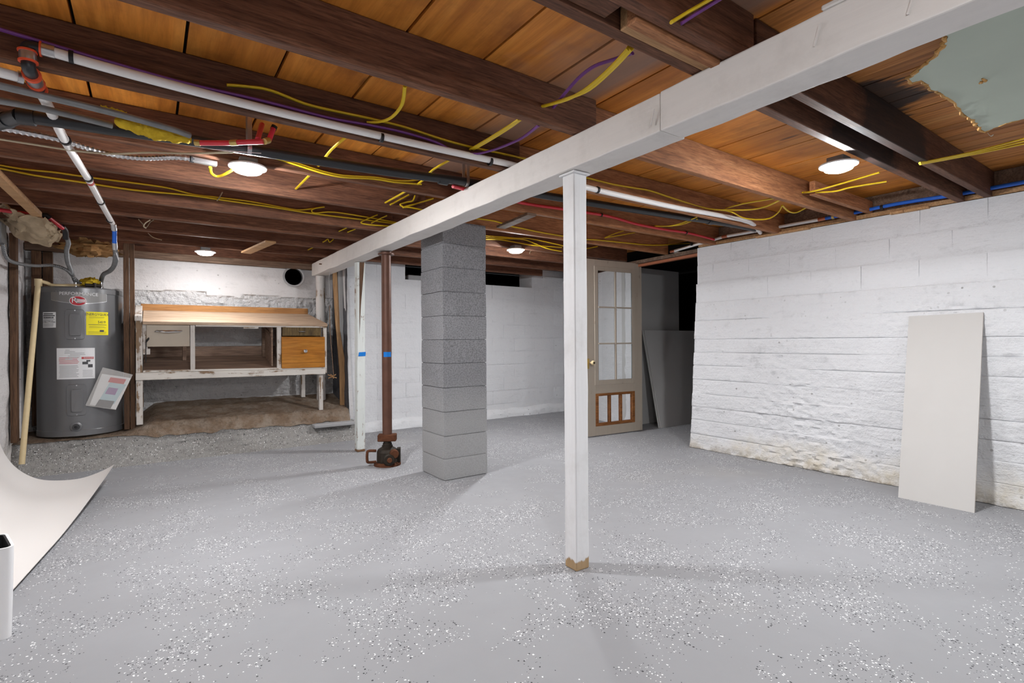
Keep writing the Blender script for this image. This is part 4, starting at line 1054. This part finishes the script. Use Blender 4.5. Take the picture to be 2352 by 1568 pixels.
# short white branch leaving the frame
sb = thing('white_branch_pipe', 'short white pipe stub entering at the left edge under the elbows', 'pipe', AZ(25, 172, 2.14))
MB().tube([AZ(-40, 155, 2.14), AZ(52, 180, 2.14)], .0185, 12).build('pipe', M['pex_white'], sb, smooth=True)
MB().tube([AZ(40, 176, 2.14), AZ(54, 180, 2.14)], .0225, 14).build('crimp_ring', M['steel'], sb, smooth=True)
# white pipe running back under the joists to the heater
bp = thing('white_return_pipe', 'white water pipe running under the joists towards the water heater', 'pipe', (-.3, 4, 2.13))
ps = [AZ(86, 203, 2.135), AZ(110, 242, 2.132), AZ(150, 325, 2.132), AZ(205, 415, 2.132), AZ(232, 465, 2.132), AZ(258, 512, 2.132)]
MB().tube(ps, .0185, 12, 3).build('pipe', M['pex_white'], bp, smooth=True)
for (px, py) in ((150, 322), (203, 409), (231, 463), (252, 505)): pipe_clip(bp, AZ(px, py, 2.132), .0185, M['black'], 'y', .022)
MB().tube([AZ(206, 416, 2.132), AZ(208, 420, 2.132)], .0192, 14).build('red_band', M['ink_red'], bp, smooth=True)
# valve and blue drop to the heater
vd = thing('blue_supply_drop', 'short blue pipe with steel ends dropping towards the water heater', 'pipe', AY(263, 540, 5.35))
MB().tube([AY(260, 514, 5.30), AY(262, 528, 5.34)], .020, 12).build('valve', M['steel'], vd, smooth=True)
MB().tube([AY(263, 526, 5.34), AY(263, 558, 5.38)], .0165, 12).build('pipe', M['pex_blue'], vd, smooth=True)
MB().tube([AY(263, 556, 5.38), AY(264, 572, 5.42)], .0185, 12).build('coupling', M['steel'], vd, smooth=True)
MB().shell(3, 1, lambda u, v: AY(265+u*7+v*1, 577+u*22-v*4, 5.42), (0, .001, 0)).build('paper_tag', M['white'], vd)
def ribbed(pts, r, name, label, cat, m, step=.008, group=None):
    P = catmull([Vector(p) for p in pts], 24); Q = [P[0]]; acc = 0
    for a, b in zip(P[:-1], P[1:]):
        L = (b-a).length; k = 0
        while acc + L - k >= step:
            k += step-acc; Q.append(a.lerp(b, k/L)); acc = 0
        acc += L-k
    return tag(MB().tube(Q, r, 8, 0, .17).build(name, m, smooth=True), label, cat, group)
ribbed([AY(264, 572, 5.42), AY(266, 590, 5.5), AY(262, 610, 5.85), AY(252, 622, 6.2), AY(238, 630, 6.4), (HX+.16, HY-.05, HT+.10), (HX+.16, HY-.05, HT+.065)], .017, 'flexible_connector', 'brown corrugated hose bending from the blue pipe to the heater top', 'hose', M['galv'])
ribbed([AY(153, 545, 5.75), AY(157, 558, 5.85), AY(153, 575, 6.0), AY(155, 600, 6.2), AY(163, 622, 6.4), AY(170, 640, 6.45), (HX-.03, HY-.12, HT+.065)], .016, 'flexible_connector', 'pale corrugated hose rising from the heater top to the red pipe', 'hose', M['galv'])
ribbed([AX(6, 560, -.93), AX(14, 590, -.93), AX(35, 603, -.90), AY(80, 610, 6.1), AY(120, 609, 6.25), AY(150, 618, 6.35), AY(168, 635, 6.45), (HX+.03, HY-.06, HT+.01)], .013, 'flexible_conduit', 'steel flexible conduit curving from the wall box to the water heater', 'conduit', M['galv'], .009)
# red pipe with elbow at the left wall
rp = thing('red_hot_pipe', 'bright red water pipe with black fittings above the water heater', 'pipe', AY(60, 490, 5.5))
MB().tube([AY(-20, 479, 5.45), AY(98, 496, 5.5)], .015, 12).build('pipe', M['pex_red'], rp, smooth=True)
MB().tube([AY(112, 500, 5.5), AY(144, 524, 5.65)], .015, 12).build('pipe', M['pex_red'], rp, smooth=True)
MB().tube([AY(96, 495, 5.5), AY(106, 494, 5.5), AY(114, 501, 5.51)], .020, 12, 3).build('elbow', M['black'], rp, smooth=True)
MB().tube([AY(142, 520, 5.65), AY(150, 530, 5.7), AY(151, 548, 5.75)], .021, 12, 3).build('valve', M['black'], rp, smooth=True)
MB().tube([AY(92, 494, 5.5), AY(97, 495, 5.5)], .018, 12).build('crimp_ring', M['steel'], rp, smooth=True)
MB().tube([AY(138, 519, 5.64), AY(143, 523, 5.65)], .0165, 12).build('blue_sleeve', M['pex_blue'], rp, smooth=True)
# galvanised conduits
c1 = run([(-30, 190), (128, 227), (255, 258), (383, 293), (436, 311)], AZ, 2.10)
tag(MB().tube(c1, .0135, 10, 3).build('galvanised_conduit', M['galv'], smooth=True), 'upper of two dusty galvanised conduits at the upper left', 'conduit', 'galvanised conduits')
c2 = run([(-30, 226), (102, 250), (258, 288)], AZ, 2.095)
tag(MB().tube(c2, .0135, 10, 3).build('galvanised_conduit', M['galv'], smooth=True), 'lower of two dusty galvanised conduits at the upper left', 'conduit', 'galvanised conduits')
iw = thing('insulation_wrap', 'torn yellow insulation wrapped around the galvanised conduits', 'insulation', AZ(350, 295, 2.1))
a, b = AZ(262, 272, 2.10), AZ(440, 318, 2.10)
def ins(u, v):
    p = a.lerp(b, u); w_ = .012+.05*math.sin(min(1, u*1.15)*math.pi*.95)**.5 if u < .98 else .02
    an = v*2*math.pi; n = 1+.35*fbm(u*9, math.cos(an)*1.2, math.sin(an)*1.2, 4)
    return p + Vector((0, math.cos(an)*w_*.75*n + .015, math.sin(an)*w_*.55*n - .004))
MB().grid(50, 18, ins).build('batt', M['insul_yellow'], iw, smooth=True)
s_ = MB().shell(14, 5, lambda u, v: AZ(232+u*60, 250+u*16, 2.12)+Vector((0, v*.07-.03+.012*fbm(u*6, v*4, 1, 3), .01*fbm(u*5, v*5, 8, 3))), (0, 0, .006)); s_.build('flap', M['insul_yellow'], iw, smooth=True)
# black drain pipe
dpn = thing('black_drain_pipe', 'thick black plastic drain pipe running across the joist bay and over the beam', 'pipe', (1, 3, 2.17))
bpts = [AZ(48, 266, 2.115), AZ(250, 296, 2.125), AZ(450, 324, 2.135), AZ(700, 364, 2.155), AZ(900, 395, 2.165), (1.72, 2.93, 2.193), (2.3, 2.90, 2.195), (2.9, 2.86, 2.20), (3.6, 2.80, 2.205), (4.35, 2.74, 2.215), (4.8, 2.74, 2.22)]
MB().tube(bpts, .0265, 16, 3).build('pipe', M['abs'], dpn, smooth=True)
MB().tube([AZ(-30, 290, 2.10), AZ(46, 266, 2.115)], .030, 14).build('elbow_pipe', M['abs'], dpn, smooth=True)
MB().tube([AZ(40, 266, 2.115), AZ(80, 271, 2.117)], .034, 14).build('coupling', M['abs'], dpn, smooth=True)
MB().tube([AZ(10, 277, 2.108), AZ(18, 275, 2.109)], .034, 14).build('coupling', M['abs'], dpn, smooth=True)
for (p_, z_) in ((AZ(1018, 413, 2.18), 0), (Vector((2.05, 2.915, 2.194)), 0), (Vector((4.1, 2.76, 2.211)), 0)):
    MB().tube([p_-Vector((.03, 0, 0)), p_+Vector((.03, 0, 0))], .031, 14).build('coupling', M['abs'], dpn, smooth=True)
for (p_, hh) in ((Vector((1.70, 2.932, 2.19)), 1), (Vector((2.62, 2.88, 2.197)), 1), (AZ(572, 342, 2.14), 1)):
    hs_ = MB(); R_ = .0285
    arc = [p_+Vector((0, R_*math.cos(t_), R_*math.sin(t_))) for t_ in [math.pi+math.pi*k/10 for k in range(11)]]
    full = [Vector((p_.x, p_.y-R_, ZD-.005))]+arc+[Vector((p_.x, p_.y+R_, ZD-.005))]
    for i in range(len(full)-1): hs_.bar(full[i], full[i+1], .0025, .02, up=(1, 0, 0))
    hs_.build('strap_hanger', M['steel'], dpn)
# red pipe right of the beam
rr = thing('red_branch_pipe', 'red water pipe sagging along a joist right of the beam', 'pipe', (3, 3.2, 2.17))
MB().tube([AZ(1040, 428, 2.15)] + run([(1200, 466), (1280, 478), (1340, 487), (1400, 497), (1460, 514), (1520, 526), (1580, 535), (1640, 550)], AY, 3.222), .0115, 10, 4).build('pipe', M['pex_red'], rr, smooth=True)
for (px, py) in ((1381, 493), (1576, 534)): pipe_clip(rr, AY(px, py, 3.222), .0115, M['black'])
# red fittings left of the light
rf = thing('red_pipe_tee', 'short red pipes with brass tee below the black drain pipe', 'pipe', AZ(530, 327, 2.10))
MB().tube([AZ(455, 328, 2.09), AZ(530, 328, 2.09)], .012, 10).build('pipe', M['pex_red'], rf, smooth=True)
MB().tube([AZ(545, 327, 2.09), AZ(605, 325, 2.09)], .012, 10).build('pipe', M['pex_red'], rf, smooth=True)
MB().tube([AZ(530, 328, 2.09), AZ(546, 327, 2.09)], .014, 10).build('tee', M['brass'], rf, smooth=True)
MB().tube([AZ(592, 320, 2.10), AZ(602, 286, 2.22)], .012, 10).build('pipe', M['pex_red'], rf, smooth=True)
MB().tube([AZ(607, 325, 2.09), AZ(617, 322, 2.11)], .014, 10).build('elbow', M['brass'], rf, smooth=True)
MB().tube([AZ(618, 321, 2.12), AZ(628, 295, 2.18)], .012, 10).build('pipe', M['pex_red'], rf, smooth=True)
MB().tube([AZ(627, 298, 2.18), AZ(631, 289, 2.2)], .014, 10).build('end_cap', M['iron'], rf, smooth=True)
MB().tube([AZ(447, 327, 2.09), AZ(460, 328, 2.09)], .014, 10).build('crimp_ring', M['brass'], rf, smooth=True)
# pipes along the top of the right wall
PX_ = 4.895
wpn = thing('wall_top_white_pipe', 'white water pipe with copper rings along the top of the right wall', 'pipe', (4.9, 3, 2.16))
q0 = AX(1545, 577, PX_+.06); q1 = AX(1665, 543, PX_); q2 = AX(1750, 528, PX_); q3 = AX(1888, 503, PX_)
MB().tube([q0, q1], .0145, 10).build('pipe', M['pex_white'], wpn, smooth=True); MB().tube([q1, q2], .0145, 10).build('pipe', M['pex_white'], wpn, smooth=True); MB().tube([q2, q3], .0145, 10).build('pipe', M['pex_white'], wpn, smooth=True)
MB().tube([q0, q0+Vector((.28, -.04, -.03))], .0145, 10).build('branch', M['pex_white'], wpn, smooth=True)
for q in (q0, q1, q2, q3):
    dd = (q3-q0).normalized()*.03
    MB().tube([q-dd, q+dd], .0165, 12).build('copper_ring', M['copper'], wpn, smooth=True)
for (px, py) in ((1588, 560), (1734, 531)): pipe_clip(wpn, AX(px, py, PX_+.01), .0145, M['black'], 'y')
bpn = thing('wall_top_blue_pipe', 'blue water pipe running along the top of the right wall', 'pipe', (4.9, 1.5, 2.17))
bq = [q3+(q3-q2).normalized()*.02] + run([(1960, 489), (2060, 468), (2200, 446), (2352, 418)], AX, PX_)
bq.append(bq[-1]+(bq[-1]-bq[-2])*3)
MB().tube(bq, .0145, 10, 3).build('pipe', M['pex_blue'], bpn, smooth=True)
for (px, py) in ((1914, 498), (2026, 476)): pipe_clip(bpn, AX(px, py, PX_), .0145, M['black'] if px > 2000 else M['brass'], 'y', .02)

# ================================================================== CABLES
def cable(name, pts, m, label, group=None, r=.0085, cat='cable', k=4, flat=.7):
    return tag(MB().tube(pts, r, 8, k, None, flat).build(name, m, smooth=True), label, cat, group)
F1 = 2.565-.045-.007
Yb = 'yellow electrical cables on the ceiling'
cable('yellow_cable', run([(521, 195), (560, 198), (620, 207), (700, 238), (770, 255), (850, 272), (930, 292), (1010, 318), (1080, 337), (1150, 352), (1212, 366)], AY, F1), M['yellow'], 'yellow cable stapled along the joist above the long white pipe', Yb)
zz = 2.24
cable('yellow_cable', [AY(843, 281, F1-.006), AY(868, 280, 2.47), AZ(893, 273, 2.235), AZ(912, 257, 2.245), AZ(925, 235, 2.25), AZ(930, 198, 2.26)], M['yellow'], 'yellow cable curving across the joist bay above the purple cable', Yb)
cable('purple_cable', run([(-30, 58), (75, 90), (250, 142), (420, 190), (600, 231), (753, 270), (842, 286), (924, 303), (1000, 326), (1034, 343)], AY, F1-.018) + [AZ(1085, 353, 2.20), AZ(1123, 347, 2.215), AZ(1161, 334, 2.215), AZ(1200, 316, 2.215), AZ(1238, 287, 2.20)], M['purple'], 'purple cable running beside the long white pipe then crossing to the next joist', 'purple cables on the ceiling', .0095)
for d_, lab in ((0, 'left'), (7, 'right')):
    cable('yellow_cable', [AY(1080+d_, 343, F1-.01), AZ(1120+d_, 320, 2.21), AZ(1160+d_, 295, 2.21), AZ(1192+d_*.6, 274, 2.20)], M['yellow'], '%s one of two straight yellow cables crossing the bay beside the purple cable' % lab, Yb)
    cable('yellow_cable', [AY(1246+d_*.4, 244, 1.86), AZ(1300+d_, 229-d_*.6, 2.19), AZ(1345+d_*1.2, 205, 2.195), AZ(1395+d_, 163, 2.20), AZ(1436+d_, 120, 2.19), AZ(1446+d_, 108, 2.21)], M['yellow'], '%s one of two yellow cables sagging between the near joists' % lab, Yb, .009)
cable('purple_cable', [AY(1271, 247, 1.86), AZ(1297, 215, 2.21), AZ(1330, 178, 2.24), AZ(1365, 152, 2.25), AZ(1405, 138, 2.25), AZ(1453, 122, 2.21)], M['purple'], 'purple cable arching beside the sagging yellow cables left of the beam', 'purple cables on the ceiling', .008)
cable('yellow_cable', [AY(1542, 51, 1.04), AZ(1590, 22, 2.20), AZ(1660, -18, 2.20)], M['yellow'], 'yellow cable leaving the nearest joist at the top edge of the view', Yb, .0085)
cable('purple_cable', [AY(1565, 54, 1.04), AZ(1610, 25, 2.20), AZ(1680, -18, 2.20)], M['purple'], 'purple cable leaving the nearest joist at the top edge of the view', 'purple cables on the ceiling', .008)
for (pa, pb, lab) in (((800, 325), (689, 434), 'straight yellow cable crossing the bay behind the drain pipe near the ceiling light'), ((1036, 377), (965, 428), 'straight yellow cable crossing the bay behind the drain pipe near the beam')):
    A_ = AZ(*pa, 2.19); B_ = AZ(*pb, 2.19); X_ = (A_.x+B_.x)/2
    cable('yellow_cable', [(A_.x, 2.57, 2.215), ((A_.x+B_.x)/2, 2.95, 2.235), (B_.x, 3.21, 2.215), (B_.x, 3.8, 2.22)], M['yellow'], lab, Yb)
F2 = 3.264-.045-.007
for d_, lab in ((0, 'upper'), (4, 'lower')):
    cable('yellow_cable', run([(592, 353+d_), (625, 357+d_), (680, 374+d_), (740, 393+d_), (790, 403+d_), (860, 407+d_), (905, 414+d_), (940, 415+d_*1.5), (968, 411+d_*3)], AY, F2), M['yellow'], '%s yellow cable leaving the ceiling light along a joist towards the beam' % lab, Yb)
F3 = 3.859-.045-.007
for P_, lab in (([(896, 470), (917, 459), (939, 447)], 'leftmost short yellow cable poking through the fourth joist near the beam'), ([(953, 449), (948, 461), (935, 464), (919, 469), (926, 475)], 'kinked yellow cable looping on the fourth joist near the beam'), ([(995, 456), (959, 467), (926, 476), (940, 476), (984, 485)], 'rightmost yellow cable bending on the fourth joist near the beam')):
    cable('yellow_cable', run(P_, AY, F3-.02), M['yellow'], lab, Yb)
F4 = 4.561-.045-.007
cable('yellow_cable', run([(-30, 374), (51, 388), (128, 396), (204, 407), (306, 420), (383, 431), (446, 447), (497, 453), (577, 463), (663, 479), (689, 482), (717, 479), (745, 475)], AY, F4), M['yellow'], 'upper of two long yellow cables stapled along a far joist at the left', Yb, .009)
cable('yellow_cable', run([(-30, 380), (77, 402), (179, 417), (306, 436), (434, 448), (510, 459), (628, 476), (717, 490), (832, 504), (908, 513)], AY, F4-.004), M['yellow'], 'lower of two long yellow cables stapled along a far joist at the left', Yb, .009)
cable('yellow_cable', run([(745, 475), (725, 478), (716, 483), (724, 489), (768, 487), (857, 501), (921, 513)], AY, F4-.012), M['yellow'], 'yellow cable with a hairpin bend on the far joist left of the beam', Yb)
for P_, lab in (([(867, 493), (845, 502), (829, 511), (850, 516), (906, 520)], 'yellow cable folded sharply over the long cables near the beam'), ([(888, 495), (870, 503), (853, 512)], 'short slanting yellow cable just left of the beam on the far joist')):
    cable('yellow_cable', run(P_, AY, F4-.02), M['yellow'], lab, Yb)
for (P_, Yv, lab) in (([(778, 531), (796, 523)], 5.06, 'tiny yellow cable end on the sixth joist, left one'), ([(798, 533), (805, 530), (816, 526)], 5.06, 'tiny yellow cable end on the sixth joist, right one'), ([(741, 556), (747, 553), (753, 549), (757, 556), (766, 549)], 5.65, 'tiny zigzag yellow cable on the seventh joist near the beam'), ([(707, 574), (713, 571), (719, 568)], 6.25, 'tiny yellow cable end on the last joist near the alcove')):
    cable('yellow_cable', run(P_, AY, Yv), M['yellow'], lab, Yb)
# right of the beam
G1 = 2.60-.045-.008
cable('yellow_cable', run([(1300, 398), (1343, 407), (1407, 423), (1459, 432), (1493, 438), (1551, 457), (1626, 479)], AY, G1) + [AZ(1681, 482, 2.20), AZ(1725, 481, 2.19), AZ(1759, 474, 2.19), AZ(1796, 457, 2.20)], M['yellow'], 'long yellow cable following the white pipe right of the beam', Yb)
cable('yellow_cable', [AY(1667, 478, G1), AZ(1710, 467, 2.20), AZ(1782, 455, 2.22)], M['yellow'], 'upper straight yellow cable branching off near the wall end of the white pipe', Yb)
cable('yellow_cable', [AY(1652, 482, G1), AZ(1681, 487, 2.185), AZ(1707, 500, 2.17), AZ(1739, 504, 2.165), AZ(1768, 501, 2.165), AZ(1788, 487, 2.18), AZ(1796, 472, 2.20)], M['yellow'], 'yellow cable hanging in a loop near the right wall', Yb, .007)
cable('yellow_cable', [AZ(1797, 472, 2.20), AZ(1811, 485, 2.185), AZ(1829, 488, 2.18), AZ(1856, 474, 2.20)], M['yellow'], 'small yellow cable loop closest to the right wall', Yb, .007)
cable('yellow_cable', [AY(1845, 441, 1.90), AZ(1869, 439, 2.20), AZ(1935, 421, 2.22), AZ(2020, 396, 2.23)], M['yellow'], 'upper yellow cable in the bay under the right-hand ceiling light', Yb)
cable('yellow_cable', [AY(1843, 442, 1.90), AZ(1912, 440, 2.19), AZ(1956, 430, 2.20), AZ(2036, 417, 2.205)], M['yellow'], 'lower yellow cable in the bay under the right-hand ceiling light', Yb)
for k in range(3):
    cable('yellow_cable', [AY(2112+k, 374+k*1.5, 1.075), AZ(2237, 350+k*3-2, 2.23), AZ(2352, 322+k*6-4, 2.24), AZ(2480, 290+k*9-6, 2.24)], M['yellow'], '%s of three yellow cables fanning out from the doubled joist to the right edge' % ('upper', 'middle', 'lower')[k], Yb, .0075)
G2 = 3.29-.045-.008
for d_, lab in ((0, 'upper'), (5, 'lower')):
    cable('yellow_cable', run([(1503, 518+d_*.3)], AY, G2) + [AZ(1537, 519, 2.17), AZ(1566, 512+d_*.6, 2.18), AZ(1602, 498+d_, 2.20)], M['yellow'], '%s yellow cable crossing above the red branch pipe near the doorway' % lab, Yb, .007)
G3 = 3.96-.045-.008
cable('yellow_cable', run([(1095, 502), (1126, 506), (1145, 510), (1171, 519), (1202, 525), (1234, 532), (1280, 540), (1340, 549), (1372, 551), (1440, 558), (1500, 563), (1560, 560), (1604, 557)], AY, G3), M['yellow'], 'yellow cable running behind the white post along a joist to the doorway', Yb, .009)
for (P_, lab) in (([(1389, 546), (1410, 537), (1432, 530)], 'upper short yellow cable forking above the open door'), ([(1389, 546), (1425, 540), (1458, 534)], 'lower short yellow cable forking above the open door')):
    cable('yellow_cable', run(P_, AY, G3-.03), M['yellow'], lab, Yb, .007)
G4 = 4.60-.045-.008
for (P_, lab) in (([(1100, 540), (1151, 544), (1189, 547), (1208, 547), (1234, 551), (1280, 561), (1330, 572), (1372, 566)], 'top yellow cable of the bundle behind the column light'), ([(1100, 544), (1164, 548), (1202, 550), (1228, 559), (1259, 571), (1290, 577)], 'middle yellow cable of the bundle behind the column light'), ([(1100, 549), (1145, 550), (1182, 556), (1215, 562), (1250, 565), (1290, 568)], 'bottom yellow cable of the bundle behind the column light')):
    cable('yellow_cable', run(P_, AY, G4), M['yellow'], lab, Yb, .009)
# old cables and armoured conduit at the left
ribbed(run([(-30, 288), (52, 303), (135, 320), (200, 340), (265, 356), (330, 363), (400, 361), (440, 365)], AZ, 2.135), .0125, 'armoured_cable', 'ribbed metal armoured cable sagging below the joists at the left', 'conduit', M['steel'], .0105)
cable('tan_cable', run([(-30, 315), (80, 332), (180, 347), (260, 353), (340, 350), (430, 352), (535, 349)], AZ, 2.118), M['tan'], 'old tan cable stretched under the joists towards the ceiling light', 'old cables', .0075)
sl = thing('cable_sleeve', 'short steel sleeve box where the armoured cable ends beside the ceiling light', 'sleeve', AZ(468, 372, 2.13))
MB().bar(AZ(440, 366, 2.135), AZ(498, 377, 2.135), .028, .026).build('sleeve', M['steel'], sl, bevel=.003)
MB().tube([AZ(436, 365, 2.135), AZ(444, 367, 2.135)], .017, 10).build('bushing', M['black'], sl, smooth=True)
cable('yellow_cable', [AZ(483, 384, 2.125), AZ(486, 398, 2.11), AZ(500, 405, 2.105), AZ(520, 398, 2.11), AZ(540, 386, 2.125)], M['yellow'], 'short yellow cable looping from the steel sleeve to the ceiling light', Yb)
tag(MB().tube([AZ(425, 325, 2.13), AZ(490, 343, 2.11), AZ(600, 352, 2.12)], .0022, 5, 4).build('white_string', M['white'], smooth=True), 'thin white string hanging beside the red pipe tee', 'string')
# stray loom strips on far joists
for i, (P_, Yv) in enumerate((([(345, 505), (334, 512), (330, 520), (336, 524)], 5.06), ([(318, 503), (328, 514), (336, 522), (345, 510), (353, 505)], 5.66), ([(340, 535), (352, 545), (372, 551)], 6.26), ([(511, 441), (505, 452), (498, 461)], 4.50), ([(1216, 583), (1218, 577), (1223, 575), (1230, 576)], 5.08))):
    cable('loom_strip', run(P_, AY, Yv), M['tan'], ['pale cable strip curling on a far joist left of the others', 'pale forked cable strip hanging from a far joist', 'pale cable strip above the workbench light', 'pale cable strip hanging across the long yellow cables', 'pale cable strip hooked beside the column light'][i], 'pale loose strips', .006)
# loose boards between joists
def board(px0, px1, z, w_, label, m='newwood', th=.02):
    a = AZ(*px0, z); b = AZ(*px1, z)
    return tag(MB().bar(a, b, w_, th).build('cross_board', M[m], bevel=.002), label, 'board')
board((565, 580), (622, 555), 2.147, .10, 'light wooden board nailed under the far joists above the workbench')
board((1150, 522), (1222, 492), 2.147, .085, 'grey splintered board nailed under the joists right of the beam', 'oldwood')
tag(MB().box(3.95, 4.95, 1.80, 1.84, 2.20, 2.30).build('cross_board', M['joist_warm'], bevel=.003), 'brown blocking board between joists above the blue pipe', 'board')
# insulation and paper above the heater
fi = blob(-.47, 6.45, 2.08, .21, .16, .07, 4.4, M['insul'], 'fibreglass_tuft', 'brown fibreglass tuft bulging below the sill above the water heater', 'insulation', .7, 4)
kp_ = MB()
LE = [(-30, 500), (0, 508), (18, 524), (40, 546), (76, 560), (118, 566), (132, 556), (142, 536)]
def kraft(u, v):
    k = u*(len(LE)-1); i = min(int(k), len(LE)-2); f_ = k-i
    px = LE[i][0]*(1-f_)+LE[i+1][0]*f_; yl = LE[i][1]*(1-f_)+LE[i+1][1]*f_; yu = 462+u*56
    p = AY(px-(v*18 if u > .5 else 0), yl+(yu-yl)*v, 5.95-.55*v)
    j = 1 if 0 < v else .5
    return p + Vector((.02*fbm(u*6, v*5, 9, 4), .05*fbm(u*5, v*5, 3, 4), .035*j*fbm(u*7, v*6, 1, 4)))
tag(kp_.shell(48, 26, kraft, (0, .004, .006)).build('kraft_batt', M['kraft'], smooth=True), 'torn tan paper-faced insulation hanging at the upper left above the heater', 'insulation')
tag(MB().bar(AZ(-30, 380, 2.11), AZ(85, 492, 2.11), .055, .035).build('brace_board', M['newwood']), 'diagonal light brace board under the joists at the left edge', 'board')
bx_ = thing('wall_box', 'grey metal electrical box on the left wall above the conduit', 'box', AX(5, 540, -.95))
pA = AX(10, 562, -.94); MB().box(-.985, -.93, pA.y-.16, pA.y+.02, pA.z, pA.z+.16).build('box', M['galv'], bx_, bevel=.004)
MB().box(-.985, -.945, pA.y+.022, pA.y+.09, pA.z+.0, pA.z+.13).build('mount_block', M['newwood_z'], bx_, bevel=.003)
# shims on the right wall
for i, (px, w_) in enumerate(((2060, .09), (2105, .16), (1795, .5))):
    p = AX(px, 465 if i < 2 else 545, 4.90)
    tag(MB().box(4.885, 4.93, p.y-w_/2, p.y+w_/2, 2.150, 2.17).build('shim', M['newwood'], bevel=.002), ['small wooden shim under the blue pipe, left one', 'wide wooden shim under the blue pipe, right one', 'long wooden strip under the white wall pipe'][i], 'shim')
